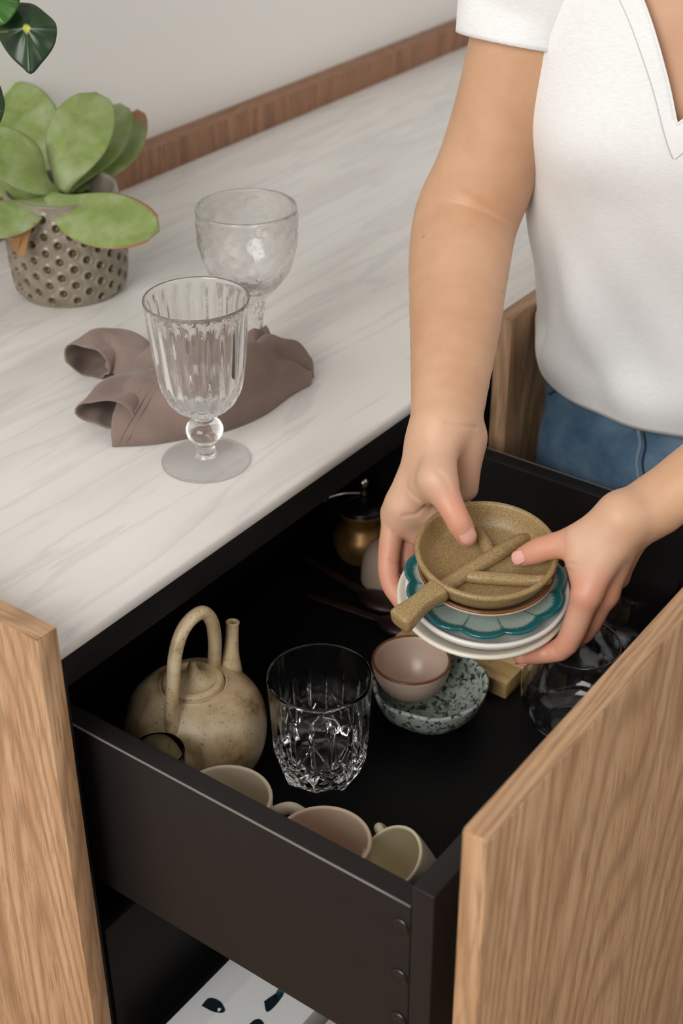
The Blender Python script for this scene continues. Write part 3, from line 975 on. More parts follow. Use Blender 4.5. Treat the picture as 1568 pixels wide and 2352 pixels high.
# face details: lowered lids, lashes, brows and mouth laid onto the head
M_lash = plain('dark_lashes', srgb(46, 32, 26), .6); M_lip = plain('lips', srgb(186, 104, 96), .4)
fdir = np.array([-.78, -.39, -.48]); fdir /= np.linalg.norm(fdir)
fup = np.array([0, 0, 1.]) - fdir * fdir[2]; fup /= np.linalg.norm(fup)
fc = np.array([1.098, -.197, 1.545])
hb = BVHTree.FromPolygons([tuple(p) for p in vt], [tuple(x) for x in ft.tolist()])
def on_face(sx, uy, lift=0.0):
    o_ = fc + fdir * .3 + BRT * sx + fup * uy
    hit = hb.ray_cast(Vector(o_), Vector(-fdir))
    return (np.array(hit[0]) if hit[0] is not None else fc + fdir * .08) + fdir * lift
for s_ in (1, -1):
    c_ = on_face(s_ * .031, .002, -.006)
    v, f = lathe_geo([(0, -.010), (.0085, -.006), (.0125, 0), (.0095, .007), (0, .0105)], 20, c_, fdir, BRT)
    mk('eyelid', v, f, M_skin, person)
    v, f = tube_geo([on_face(s_ * (.031 + .0125 * k_), -.0045 - .002 * (1 - k_ * k_), .0026 - .002 * k_ * k_) for k_ in np.linspace(-1, 1, 9)], .0011, 8)
    mk('eyelashes', v, f, M_lash, person)
    v, f = tube_geo([on_face(s_ * (.032 + .017 * k_), .024 - .005 * k_ * k_, .0004) for k_ in np.linspace(-1, 1, 9)], [.001, .0018, .0022, .0024, .0024, .0024, .0022, .0018, .001], 8)
    mk('eyebrow', v, f, M_hair, person)
v, f = tube_geo([on_face(.021 * k_, -.054 + .002 * k_ * k_, -.0012) for k_ in np.linspace(-1, 1, 11)], [.001, .0022, .0034, .0042, .0046, .0046, .0046, .0042, .0034, .0022, .001], 10)
mk('mouth', v, f, M_lip, person)

# ------------------------------------------------------------------ things on the worktop
def glass_mat(name, tint=(1, 1, 1, 1), rough=0.0, ior=1.5, bump=None, straight=.0):
    q = NT(name)
    q.set(Base_Color=tint, Roughness=rough, IOR=ior)
    q.b.inputs['Transmission Weight'].default_value = 1.0
    if bump:
        q.bump(q.noise(q.coord(), bump[0], 2, .5), bump[1], bump[2])
    # part of the light goes straight through the thin wall, the rest is bent
    tr_ = q.n('ShaderNodeBsdfTransparent'); mx = q.n('ShaderNodeMixShader')
    tr_.inputs['Color'].default_value = tint
    mx.inputs[0].default_value = straight
    if straight <= 0: return q.m
    q.t.links.new(q.b.outputs[0], mx.inputs[1]); q.t.links.new(tr_.outputs[0], mx.inputs[2])
    q.t.links.new(mx.outputs[0], q.t.nodes['Material Output'].inputs['Surface'])
    return q.m
M_glass = glass_mat('clear_glass')
M_gob = glass_mat('goblet_glass', straight=.06)
M_gob_foot = glass_mat('goblet_foot_glass', straight=.5)
M_glass_h = glass_mat('hammered_glass', bump=(160, .3, .0012), straight=.12)
M_glass_g = glass_mat('greenish_glass', (.86, .90, .80, 1))

# fluted goblet
g0 = at_z(474, 1058, CT); g0[2] = CT + .0002
gob = empty('fluted_goblet', g0, 'clear goblet with fluted bowl and ball stem in front of the napkin', 'glass')
base = [(0, .0008), (.020, .0004), (.0372, 0), (.0386, .0008), (.0384, .0018), (.030, .0028), (.016, .0042), (.0105, .0052), (0, .0054)]
v, f = lathe_geo(smooth_profile(base, 3), 96, g0)
recalc(mk('foot', v, f, M_gob_foot, gob))
foot = [(0, .0056), (.0094, .0057), (.0097, .0066), (.0086, .0085), (.0083, .014), (.0085, .0185)]
knob = [(.0085, .0185), (.0112, .0210), (.0150, .0255), (.0164, .0310), (.0150, .0362), (.0112, .0402), (.0086, .0420), (.0084, .0450)]
outer = [(.0084, .0450), (.0125, .0475), (.0200, .0520), (.0275, .0590), (.0330, .0690), (.0362, .0820), (.0385, .1000), (.0412, .1270), (.0432, .1470), (.0440, .1535)]
prof = np.vstack([smooth_profile(foot, 3)[:-1], smooth_profile(knob, 3)[:-1], smooth_profile(outer, 8)])
n_out = len(prof)
inner = smooth_profile([(0, .0600), (.012, .0605), (.0225, .0650), (.0295, .0740), (.0333, .0860), (.0360, .1030), (.0390, .1280), (.0412, .1480), (.0424, .1538)], 4)[::-1]
prof = np.vstack([prof, [(.0438, .1543), (.0430, .1545)], inner])
NF = 22
def flute(r, h, a, j):
    if j >= n_out or h < .0475 or h > .149: return r, h
    w = min(1, (h - .0475) / .012) * min(1, max(0, (.149 - h) / .014)) ** .7
    c = abs(sin(NF * a / 2))
    return r - .00125 * w * (1 - c ** 1.4) + .00035 * w * c, h
v, f = lathe_geo(prof, 264, g0, mod=flute)
recalc(mk('bowl_and_stem', v, f, M_gob, gob))

# hammered goblet behind
g1 = at_z(580, 828, CT); g1[2] = CT + .0002
gob2 = empty('hammered_goblet', g1, 'rough hammered-glass goblet with thick stem behind the napkin', 'glass')
outer = smooth_profile([(0, .0012), (.020, .0006), (.0350, 0), (.0362, .0012), (.0350, .0028), (.024, .0055), (.0135, .0105), (.0105, .020), (.0108, .036), (.0122, .052), (.0145, .064), (.0200, .0730), (.0300, .0830), (.0395, .0975), (.0455, .1170), (.0478, .1380), (.0475, .1585)], 5)
n_o2 = len(outer)
inner = smooth_profile([(0, .0790), (.014, .0800), (.0270, .0855), (.0375, .0990), (.0435, .1175), (.0458, .1385), (.0456, .1585)], 5)[::-1]
prof = np.vstack([outer, [(.0470, .1593), (.0460, .1593)], inner])
ph = rng.uniform(0, 6.28, 24)
def hammer(r, h, a, j):
    amp = .0009 if h < .075 else .0005
    if h < .006: amp = .0003
    if h > .150: amp *= max(0, (.1593 - h) / .0093)
    s = sin(9 * a + ph[0] + h * 210) + sin(13 * a - h * 330 + ph[1]) + sin(7 * a + ph[2]) * sin(h * 520 + ph[3]) + sin(17 * a + h * 610 + ph[4])
    return (r + amp * s * .55 if r > .002 else r), h
v, f = lathe_geo(prof, 160, g1, mod=hammer)
recalc(mk('goblet_glass', v, f, M_glass_h, gob2))

# ---- dimpled pot with succulent
p0 = at_z(166, 660, CT)
plant = empty('potted_succulent', p0, 'paddle-leaved green succulent in a dimpled grey-brown pot', 'plant')
q = NT('taupe_glaze'); v_ = q.coord(); n = q.noise(v_, 60, 4)
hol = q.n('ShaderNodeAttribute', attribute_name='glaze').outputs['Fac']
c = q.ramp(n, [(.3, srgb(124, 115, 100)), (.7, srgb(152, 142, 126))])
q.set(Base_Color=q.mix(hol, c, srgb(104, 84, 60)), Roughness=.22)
M_pot = q.m
NC, PV = 28, .0180
HP = .112
nu, nv_ = NC * 14, 104
V, gl = [], []
for j in range(nv_):
    h = HP * j / (nv_ - 1)
    r0 = .0555 + .0075 * sin(pi * min(1, (h / HP) * .75 + .12)) - .004 * exp(-(h / .006) ** 2)
    for i in range(nu):
        a = 2 * pi * i / nu
        best = 9.
        col = a / (2 * pi) * NC
        for cc in (math.floor(col), math.floor(col) + 1):
            off = .5 * PV if cc % 2 else 0
            row = round((h - .010 - off) / PV)
            hh = .010 + off + row * PV
            if hh < .006 or hh > HP - .008: continue
            d = sqrt(((col - cc) * 2 * pi / NC * r0) ** 2 + (h - hh) ** 2)
            best = min(best, d)
        t = 0.0
        if best < .0036: t = -.0046 * sqrt(max(0, 1 - (best / .0040) ** 2))
        ring = .0014 * exp(-((best - .0054) / .0013) ** 2)
        r = r0 + t + ring
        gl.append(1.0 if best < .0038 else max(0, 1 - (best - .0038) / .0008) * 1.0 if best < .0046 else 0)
        V.append((p0[0] + r * cos(a), p0[1] + r * sin(a), CT + .0002 + h))
Fc = [(j * nu + i, j * nu + (i + 1) % nu, (j + 1) * nu + (i + 1) % nu, (j + 1) * nu + i) for j in range(nv_ - 1) for i in range(nu)]
# rim, inside wall and bottom
top = (nv_ - 1) * nu
base_i = len(V)
rr = .0605
for (r, h) in ((rr - .0015, HP + .0015), (rr - .0045, HP + .0012), (rr - .006, HP - .002), (rr - .0065, HP - .03)):
    for i in range(nu):
        a = 2 * pi * i / nu; V.append((p0[0] + r * cos(a), p0[1] + r * sin(a), CT + h)); gl.append(0)
prev = top
for b in range(4):
    cur = base_i + b * nu
    Fc += [(prev + i, prev + (i + 1) % nu, cur + (i + 1) % nu, cur + i) for i in range(nu)]
    prev = cur
Fc.append(tuple(range(nu - 1, -1, -1)))
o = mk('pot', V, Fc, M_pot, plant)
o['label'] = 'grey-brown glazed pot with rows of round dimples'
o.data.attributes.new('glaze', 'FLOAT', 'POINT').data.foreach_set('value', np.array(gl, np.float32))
q = NT('dark_soil'); n = q.noise(q.coord(), 300, 4)
q.set(Base_Color=q.ramp(n, [(.3, srgb(18, 15, 12)), (.7, srgb(52, 42, 34))]), Roughness=.95); q.bump(n, .8, .003)
v, f = lathe_geo([(0, .006), (.02, .005), (.04, .003), (.0535, 0)], 40, (p0[0], p0[1], CT + HP - .022))
mk('soil', v, f, q.m, plant)

q = NT('succulent_leaf'); v_ = q.coord()
tipa = q.n('ShaderNodeAttribute', attribute_name='blush').outputs['Fac']
n = q.noise(v_, 28, 4, .6, .4); n2 = q.noise(v_, 70, 4, .6)
c = q.ramp(n, [(.28, srgb(108, 130, 62)), (.5, srgb(136, 152, 90)), (.75, srgb(164, 176, 140))])
c = q.mix(q.math('MULTIPLY', q.ramp(n2, [(.55, G(0)), (.72, G(1))]), .6), c, srgb(120, 158, 30))
red = q.ramp(q.math('ADD', tipa, q.math('MULTIPLY', q.math('SUBTRACT', n2, .5), .35)), [(.45, G(0)), (.85, G(1))])
c = q.mix(red, c, srgb(150, 92, 66))
q.set(Base_Color=c, Roughness=.45)
q.b.inputs['Subsurface Weight'].default_value = .08; q.b.inputs['Subsurface Scale'].default_value = .004; q.b.inputs['Subsurface Radius'].default_value = (.5, 1, .3)
M_leaf = q.m

def leaf_mesh(name, parent, spine, W, normal, mat, thick=.0035, cup=.12, base_w=.26, peak=.62, blush=0.0, edge_blush=0.0, curl=0.0, ns=26, nt=18):
    P = catmull(spine, max(2, (ns - 1) // (len(spine) - 1)))
    n_ = len(P)
    T = np.gradient(P, axis=0); T /= np.linalg.norm(T, axis=1)[:, None]
    nrm = np.array(normal, float)
    V, bl = [], []
    for i in range(n_):
        s = i / (n_ - 1)
        if s < peak:
            t = s / peak; w = base_w + (1 - base_w) * (t * t * (3 - 2 * t))
        else:
            w = sqrt(max(0.0, 1 - ((s - peak) / (1 - peak)) ** 2.2))
        w = max(w, .02) * W
        b = np.cross(T[i], nrm); b /= np.linalg.norm(b)
        m = np.cross(b, T[i])
        th = thick * (.35 + .65 * min(1, (1 - s) * 5)) * (1.25 - .4 * s)
        for k in range(nt):      # closed lens section
            a = 2 * pi * k / nt
            x, y = cos(a), sin(a)
            y = np.sign(y) * abs(y) ** 1.3
            V.append(P[i] + b * x * w + m * (y * th + cup * w * x * x + curl * s * s * W))
            bl.append(blush * max(0, (s - .62) / .38) ** 1.2 + edge_blush * max(0, abs(x) - .72) / .28 * min(1, s * 2))
    Fc = grid_faces(n_, nt, False, True)
    Fc.append(tuple(range(nt))); Fc.append(tuple((n_ - 1) * nt + k for k in range(nt - 1, -1, -1)))
    o = recalc(mk(name, V, Fc, mat, parent))
    o.data.attributes.new('blush', 'FLOAT', 'POINT').data.foreach_set('value', np.array(bl, np.float32))
    return o
toC = -_M[:, 2] * -1.0     # lens axis pointing back to the viewer
toC = _M[:, 2]
camU, camR = _M[:, 1], _M[:, 0]
LV = [  # spine, half width, normal, blush, edge blush
    ([(140, 440, 1.545), (158, 380, 1.540), (188, 300, 1.548), (220, 212, 1.570)], .0350, toC + .3 * camU, 0, 0),
    ([(150, 442, 1.560), (190, 388, 1.570), (240, 318, 1.590), (276, 238, 1.620)], .0280, toC + .25 * camU - .1 * camR, .1, .1),
    ([(170, 444, 1.575), (225, 400, 1.595), (285, 338, 1.620), (316, 252, 1.650)], .0235, toC + .2 * camU - .25 * camR, 1.0, .3),
    ([(108, 452, 1.520), (165, 482, 1.490), (250, 512, 1.465), (366, 530, 1.450)], .0345, toC * 1.0 + .45 * camU, .45, .6),
    ([(130, 446, 1.540), (90, 412, 1.515), (30, 364, 1.495), (-60, 312, 1.480)], .0310, toC * 1.0 + .5 * camU, .2, 0),
    ([(112, 420, 1.610), (84, 350, 1.630), (50, 280, 1.655), (10, 196, 1.690)], .0420, toC + .2 * camU, 0, 0),
    ([(122, 456, 1.530), (70, 480, 1.495), (10, 508, 1.470), (-70, 536, 1.445)], .0270, toC * 1.0 + .5 * camU, .3, .6),
    ([(122, 452, 1.545), (70, 440, 1.535), (10, 420, 1.525), (-50, 396, 1.52)], .0170, toC + .3 * camU, 0, 0),
]
for sp, W, nrm, bl, eb in LV:
    leaf_mesh('leaf', plant, [at(*p) for p in sp], W, nrm, M_leaf, blush=bl, edge_blush=eb)
M_dry = plain('dry_brown_leaf', srgb(166, 122, 78), .8)
leaf_mesh('dry_leaf', plant, [at(78, 512, 1.470), at(58, 545, 1.475), at(48, 592, 1.490)], .0045, toC, M_dry, thick=.0012, cup=.5)['label'] = 'withered brown leaf'
leaf_mesh('dry_leaf', plant, [at(70, 520, 1.475), at(42, 548, 1.475), at(34, 578, 1.490)], .0040, toC, M_dry, thick=.0012, cup=.5)['label'] = 'withered brown leaf'
v, f = tube_geo(catmull([np.array([p0[0], p0[1], CT + HP - .024]), at(128, 480, 1.555), at(130, 448, 1.545)], 5), [.010] * 6 + [.009] * 4 + [.006], 12)
mk('stem', v, f, M_leaf, plant)

# ---- dark round-leaved houseplant reaching in at the top left
pp = np.array([.735, .470, CT])
pil = empty('houseplant', pp, 'dark glossy round-leaved houseplant reaching in at the top left corner', 'plant')
q = NT('dark_leaf'); v_ = q.coord()
dot = q.n('ShaderNodeAttribute', attribute_name='eye').outputs['Fac']
n = q.noise(v_, 40, 4)
c = q.ramp(n, [(.3, srgb(16, 38, 20)), (.7, srgb(44, 72, 38))])
q.set(Base_Color=q.mix(dot, c, srgb(196, 200, 80)), Roughness=.3)
M_dark_leaf = q.m
q = NT('fresh_leaf'); n = q.noise(q.coord(), 40, 4)
q.set(Base_Color=q.ramp(n, [(.3, srgb(38, 84, 24)), (.7, srgb(74, 120, 48))]), Roughness=.3)
M_fresh_leaf = q.m
def round_leaf(outline, depth, eye, mat, dish=.006):
    """leaf from its rim points around the petiole spot; gently domed"""
    c0 = np.array(eye, float); rim = catmull([np.array([*p, 0.]) for p in outline + outline[:1]], 5)[:-1, :2]
    nr = 12; V = [at(c0[0], c0[1], depth - dish)]; ey = [1.0]
    n_ = len(rim)
    for r in range(1, nr + 1):
        t = r / nr
        for k in range(n_):
            p = c0 + (rim[k] - c0) * t
            ang = 2 * pi * k / n_
            V.append(at(p[0], p[1], depth - dish * (1 - t * t) + .003 * t * t * sin(3 * ang) + .0012 * t * sin(7 * ang)))
            ey.append(1.0 if r == 1 else 0.0)
    Fc = [(0, 1 + k, 1 + (k + 1) % n_) for k in range(n_)]
    for r in range(nr - 1):
        a, b = 1 + r * n_, 1 + (r + 1) * n_
        Fc += [(a + k, b + k, b + (k + 1) % n_, a + (k + 1) % n_) for k in range(n_)]
    o = mk('leaf', V, Fc, mat, pil)
    o.data.attributes.new('eye', 'FLOAT', 'POINT').data.foreach_set('value', np.array(ey, np.float32) * .9)
    md = o.modifiers.new('thickness', 'SOLIDIFY'); md.thickness = .0009
    return V[0]
top_c = np.array([pp[0], pp[1], CT + .22])
e1 = round_leaf([(48, 7), (78, 12), (105, 32), (126, 52), (131, 72), (126, 100), (112, 125), (95, 145), (72, 170), (55, 158), (30, 135), (8, 105), (-4, 75), (2, 45), (20, 18)], 1.26, (61, 64), M_dark_leaf)
e2 = round_leaf([(46, -6), (40, 20), (18, 50), (0, 58), (-40, 66), (-90, 40), (-110, -10), (-80, -60), (-20, -75), (30, -50)], 1.235, (-35, -8), M_fresh_leaf)
e3 = round_leaf([(0, 198), (8, 225), (11, 245), (6, 268), (-8, 290), (-40, 305), (-90, 290), (-110, 240), (-90, 190), (-40, 170)], 1.25, (-50, 240), M_dark_leaf)
M_petiole = plain('green_petiole', srgb(96, 120, 60), .5)
for e in (e1, e2, e3):
    mid = (e + top_c) / 2 + np.array([.0, .02, .03])
    v, f = tube_geo(catmull([top_c - [0, 0, .03], mid, e + _M[:, 2] * -.002], 8), .0014, 8)
    mk('petiole', v, f, M_petiole, pil)
v, f = tube_geo([np.array([pp[0], pp[1], CT + .10]), top_c - [0, 0, .08], top_c - [0, 0, .02]], [.005, .0045, .004], 10)
mk('stem', v, f, plain('woody_stem', srgb(110, 84, 58), .8), pil)
v, f = lathe_geo(shell_profile([(0, 0), (.035, 0), (.042, .003), (.048, .05), (.052, .10)], .004), 48, pp + [0, 0, .0003])
recalc(mk('pot', v, f, plain('terracotta', srgb(176, 112, 82), .85), pil, sharp=60))
v, f = lathe_geo([(0, .004), (.03, .003), (.0465, 0)], 32, pp + [0, 0, .088])
mk('soil', v, f, bpy.data.materials['dark_soil'], pil)

# ---- crumpled linen napkin
q = NT('mauve_brown_linen'); v_ = q.coord()
w1 = q.noise(q.coord((1, .12, 1), rot=(0, 0, .4)), 1500, 2); w2 = q.noise(q.coord((.12, 1, 1), rot=(0, 0, .4)), 1500, 2)
n = q.noise(v_, 24, 4)
c = q.ramp(n, [(.3, srgb(124, 105, 96)), (.7, srgb(148, 127, 117))])
c = q.mix(q.math('MULTIPLY', q.math('ADD', w1, w2), .25), c, srgb(104, 86, 79))
q.set(Base_Color=c, Roughness=.95); q.bump(q.math('ADD', w1, w2), .25, .0005)
q.b.inputs['Sheen Weight'].default_value = .2
M_linen = q.m
def tunnel(stations, nu=56, nv=34, seed=0, flatten=.75, wr=.0024):
    """draped fold: each station is (back px, front px, height, sideways lean of the crest)"""
    A = catmull([np.array(at_z(*s[0], CT + .001)) for s in stations], 12)
    Bf = catmull([np.array(at_z(*s[1], CT + .001)) for s in stations], 12)
    H = smooth_profile([(s[2], s[3]) for s in stations], 12)
    n_ = len(A); V = []
    r_ = np.random.default_rng(seed); pz = r_.uniform(0, 6.28, 8)
    for i in range(n_):
        u = i / (n_ - 1)
        ax = A[min(i + 1, n_ - 1)] - A[max(i - 1, 0)] + Bf[min(i + 1, n_ - 1)] - Bf[max(i - 1, 0)]
        ax[2] = 0; ax /= np.linalg.norm(ax) + 1e-9
        for j in range(nv):
            t = j / (nv - 1)
            p = A[i] + (Bf[i] - A[i]) * t
            hgt = max(0.0, sin(pi * t)) ** flatten
            wv = wr * (sin(9 * t + 7 * u + pz[0]) + .8 * sin(15 * t - 11 * u + pz[1]) + .6 * sin(23 * u + 5 * t + pz[2])) * min(1, 4 * t * (1 - t) * 1.6)
            z = CT + .0012 + H[i, 0] * hgt + wv * (.35 + hgt)
            q_ = p + ax * H[i, 1] * hgt
            q_[2] = max(CT + .0012, z)
            V.append(q_)
    return np.array(V), grid_faces(n_, nv)
def roll(stations, nt=36, seed=0, wr=.0016):
    """open-ended soft roll: stations are (px, height of the axis, half width, half height)"""
    P = catmull([at_z(*s_[0], CT + s_[1]) for s_ in stations], 10)
    S_ = smooth_profile([(s_[2], s_[3]) for s_ in stations], 10)
    T_ = np.gradient(P, axis=0); T_[:, 2] = 0; T_ /= np.linalg.norm(T_, axis=1)[:, None]
    r_ = np.random.default_rng(seed); pz = r_.uniform(0, 6.28, 6); V = []
    for i in range(len(P)):
        sd = np.array([T_[i][1], -T_[i][0], 0]); u = i / (len(P) - 1)
        for k_ in range(nt):
            a = 2 * pi * k_ / nt
            w = 1 + .07 * sin(3 * a + 5 * u + pz[0]) + .05 * sin(5 * a - 9 * u + pz[1])
            p = P[i] + sd * S_[i, 0] * cos(a) * w + np.array([0, 0, S_[i, 1] * sin(a) * w + wr * sin(11 * u + 4 * a + pz[2])])
            p -= T_[i] * (.010 * (1 - u) ** 3 * (sin(a) if sin(a) < 0 else -.4 * sin(a)))
            p[2] = max(p[2], CT + .0012 + .0003 * (k_ % 2))
            V.append(p)
    return np.array(V), grid_faces(len(P), nt, False, True)
tA = roll([((196, 838), .0185, .0235, .0185), ((232, 808), .0200, .0235, .0190), ((280, 806), .0190, .0230, .0170), ((345, 850), .0160, .025, .0150), ((400, 880), .0140, .022, .0130)], seed=3)
tB = roll([((243, 962), .0165, .0275, .0165), ((290, 915), .0180, .0290, .0170), ((345, 905), .0190, .0300, .0175), ((420, 905), .0170, .0300, .0160)], seed=5)
tM = tunnel([((362, 838), (258, 1027), .034, -.006), ((420, 822), (345, 1022), .044, 0), ((490, 818), (430, 1008), .047, 0), ((555, 820), (520, 990), .043, 0), ((608, 822), (605, 955), .040, 0), ((662, 838), (668, 910), .033, 0), ((708, 856), (714, 884), .016, .004)], seed=5, flatten=.55, wr=.0046)
tC = tunnel([((530, 815), (560, 900), .046, 0), ((590, 812), (620, 880), .040, 0), ((636, 828), (655, 880), .026, 0)], seed=9, flatten=.7)
nv0, nf0 = merge(tA, tB, tM, tC)
nap = mk('napkin', nv0, nf0, M_linen)
md = nap.modifiers.new('cloth', 'SOLIDIFY'); md.thickness = .0012; md.offset = 1
tag(nap, 'crumpled mauve-brown linen napkin under the goblets on the worktop', 'napkin')
bm = bmesh.new(); bm.from_mesh(nap.data); nbvh = BVHTree.FromBMesh(bm)
def on_mesh(bv, ob, px_, py_):
    d = at(px_, py_, 1.0) - CAM_POS
    hit = bv.ray_cast(Vector(CAM_POS - world_loc(ob)), Vector(d).normalized())
    return None if hit[0] is None else np.array(hit[0]) + world_loc(ob)
for poly, r_ in (([(352, 880), (330, 915), (305, 955), (285, 992), (270, 1020)], .0010), ([(366, 880), (344, 917), (320, 958), (300, 998), (286, 1020)], .0008), ([(212, 918), (250, 905), (290, 900), (320, 900)], .0010)):
    pts = [p for p in (on_mesh(nbvh, nap, *q_) for q_ in poly) if p is not None]
    if len(pts) > 2:
        v, f = tube_geo(catmull(pts, 5), r_, 8); mk('hem', v, f, M_linen, nap)
bm.free()

# ------------------------------------------------------------------ things in the drawer
FZ = FLOOR + .0003
# teapot
tp0 = at_z(459, 1764, FLOOR); tp0[2] = FZ
q = NT('speckled_stoneware'); v_ = q.coord()
n = q.noise(v_, 22, 4, .6, .3); s1 = q.noise(v_, 420, 2, .5)
c = q.ramp(n, [(.36, srgb(140, 108, 72)), (.50, srgb(196, 172, 134)), (.68, srgb(220, 201, 168))])
c = q.mix(q.math('MULTIPLY', q.ramp(s1, [(.62, G(0)), (.70, G(1))]), .55), c, srgb(84, 60, 40))
q.set(Base_Color=c, Roughness=.36); q.bump(q.noise(v_, 30, 3), .3, .003)
M_tea = q.m
pot = empty('teapot', tp0, 'round speckled beige stoneware teapot with overhead loop handle', 'teapot')
phs = rng.uniform(0, 6.28, 6)
def lumpy(r, h, a, j):
    return (r * (1 + .012 * sin(5 * a + h * 60 + phs[0]) + .008 * sin(9 * a - h * 90 + phs[1])) if r > .003 else r), h
prof = smooth_profile([(0, .001), (.030, .0), (.040, .004), (.0530, .020), (.0605, .043), (.0600, .060), (.0530, .078), (.0410, .090), (.0310, .0945), (.0285, .0965), (.0268, .0955), (.0262, .092), (.0250, .088)], 5)
v, f = lathe_geo(prof, 72, tp0, mod=lumpy)
recalc(mk('body', v, f, M_tea, pot))
lid0 = tp0 + [0, 0, .0945]
prof = smooth_profile([(0, .0), (.024, .0), (.0258, .002), (.0250, .0052), (.0215, .0066), (.0185, .0056), (.0145, .0060), (.0105, .0085), (.0060, .0130), (.0038, .0190), (.0026, .0225), (0, .0235)], 5)
v, f = lathe_geo(prof, 56, lid0)
recalc(mk('lid', v, f, M_tea, pot))
v, f = tube_geo(catmull([at(397, 1706, 1.2045), at(393, 1650, 1.194), at(396, 1585, 1.186), at(403, 1500, 1.180), at(424, 1440, 1.180), at(461, 1407, 1.190), at(485, 1425, 1.206), at(493, 1472, 1.226), at(491, 1530, 1.250)], 8), .0058, 16)
mk('loop_handle', v, f, M_tea, pot)
s0, s1_ = at(528, 1540, 1.262), at(534, 1428, 1.240)
ax = s1_ - s0; Ls = np.linalg.norm(ax)
prof = [(.0120, -.006), (.0095, .006), (.0074, .016), (.0060, .03), (.0056, Ls - .004), (.0060, Ls - .0006), (.0054, Ls), (.0042, Ls - .0006), (.0040, Ls - .012), (0, Ls - .014)]
v, f = lathe_geo(smooth_profile(prof, 3), 28, s0, ax / Ls, (1, 0, 0))
recalc(mk('spout', v, f, M_tea, pot))

# cut crystal tumbler
t0 = at_z(737, 1770, FLOOR); t0[2] = FZ
NS = 8
def seg_d(x, y, x0, y0, x1, y1):
    dx, dy = x1 - x0, y1 - y0
    t = max(0, min(1, ((x - x0) * dx + (y - y0) * dy) / (dx * dx + dy * dy)))
    return sqrt((x - x0 - t * dx) ** 2 + (y - y0 - t * dy) ** 2), t
outer = [(0, .002), (.020, .0015), (.0300, .0), (.0345, .0030), (.0390, .0160), (.0400, .0200)] + [(.0402 + .0042 * i / 40, .0210 + .0810 * i / 40) for i in range(41)] + [(.0446, .1045), (.0442, .1058)]
n_o = len(outer)
inner = smooth_profile([(0, .0235), (.020, .0240), (.0320, .0265), (.0365, .0320), (.0385, .050), (.0412, .090), (.0424, .1056)], 5)[::-1]
prof = np.vstack([outer, [(.0434, .1062)], inner])
def cut(r, h, a, j):
    if j >= n_o or r < .01: return r, h
    pitch = 2 * pi / NS
    u = ((a + .3) % pitch) - pitch / 2
    fac = cos(pitch / 2) / cos(u)
    w = min(1, max(0, (.030 - h) / .012))
    rr = r * (1 + (fac - 1) * w)
    x = u * .041
    g = 0.0
    for sx in (-1, 1):
        for (x0, y0, x1, y1, dep, wd) in ((0, .030, 0, .086, .0022, .0022), (.0, .034, sx * .0155, .062, .0016, .0015), (sx * .0161, .026, sx * .0161, .082, .0018, .0019), (0, .020, sx * .0161, .036, .0016, .0018), (sx * .0161, .020, sx * .004, .052, .0013, .0014)):
            d, t = seg_d(x, h, x0, y0, x1, y1)
            tp = sin(pi * min(1, .12 + t * .88)) ** .6
            if d < wd: g = max(g, dep * tp * (1 - d / wd))
    return rr - g, h
v, f = lathe_geo(prof, 256, t0, mod=cut)
o = recalc(mk('crystal_tumbler', v, f, M_glass, sharp=35))
tag(o, 'cut crystal tumbler with wedge cuts beside the teapot', 'glass')

# small glass at the drawer side
s_0 = at_z(362, 1724, FZ + .104); s_0[2] = FZ; s_0[0] = max(s_0[0], DL + .018 + .0228)
prof = np.vstack([smooth_profile([(0, .001), (.014, 0), (.0165, .002), (.0185, .04), (.0215, .1035)], 5), [(.0212, .1043), (.0203, .1043)], smooth_profile([(0, .006), (.012, .0065), (.0150, .010), (.0172, .04), (.0199, .1035)], 5)[::-1]])
v, f = lathe_geo(prof, 64, s_0)
tag(recalc(mk('small_glass', v, f, M_glass_g, sharp=60)), 'small greenish drinking glass against the drawer side before the teapot', 'glass')

# mugs
M_mug = ceramic('oat_glaze', srgb(222, 208, 184), .38)
M_mug_p = ceramic('blush_glaze', srgb(220, 194, 172), .38)
M_mug_c = ceramic('sand_glaze', srgb(222, 210, 180), .38)
def mug(label, mat, rim_px, r, H, hand, tilt=None):
    rim = at_z(*rim_px, FZ + H)
    rim[0] = max(rim[0], DL + .0178 + r + .001)
    b = np.array([rim[0], rim[1], FZ])
    root = empty('mug', b, label, 'mug', None)
    prof = shell_profile([(0, .0), (r * .55, .0), (r * .72, .0015), (r * .88, .010), (r * .97, .03), (r - .001, H * .7), (r, H - .001)], .0036, 5)
    v, f = lathe_geo(prof, 72, b)
    recalc(mk('cup', v, f, mat, root, sharp=70))
    d = np.array([cos(hand), sin(hand), 0])
    pts = [b + d * (r - .0016) + [0, 0, H * .82], b + d * (r + .014) + [0, 0, H * .90], b + d * (r + .026) + [0, 0, H * .76], b + d * (r + .027) + [0, 0, H * .52], b + d * (r + .016) + [0, 0, H * .32], b + d * (r - .0026) + [0, 0, H * .26]]
    v, f = tube_geo(catmull(pts, 7), .0044, 14, 1.25, round_caps=False)
    mk('handle', v, f, mat, root)
    return root
mug('oat-coloured mug with its handle toward the blush mug', M_mug, (516, 1832), .0375, .080, radians(-58))
mug('blush-pink mug with pale rim at the drawer side', M_mug_p, (742, 1930), .0370, .080, radians(-122))
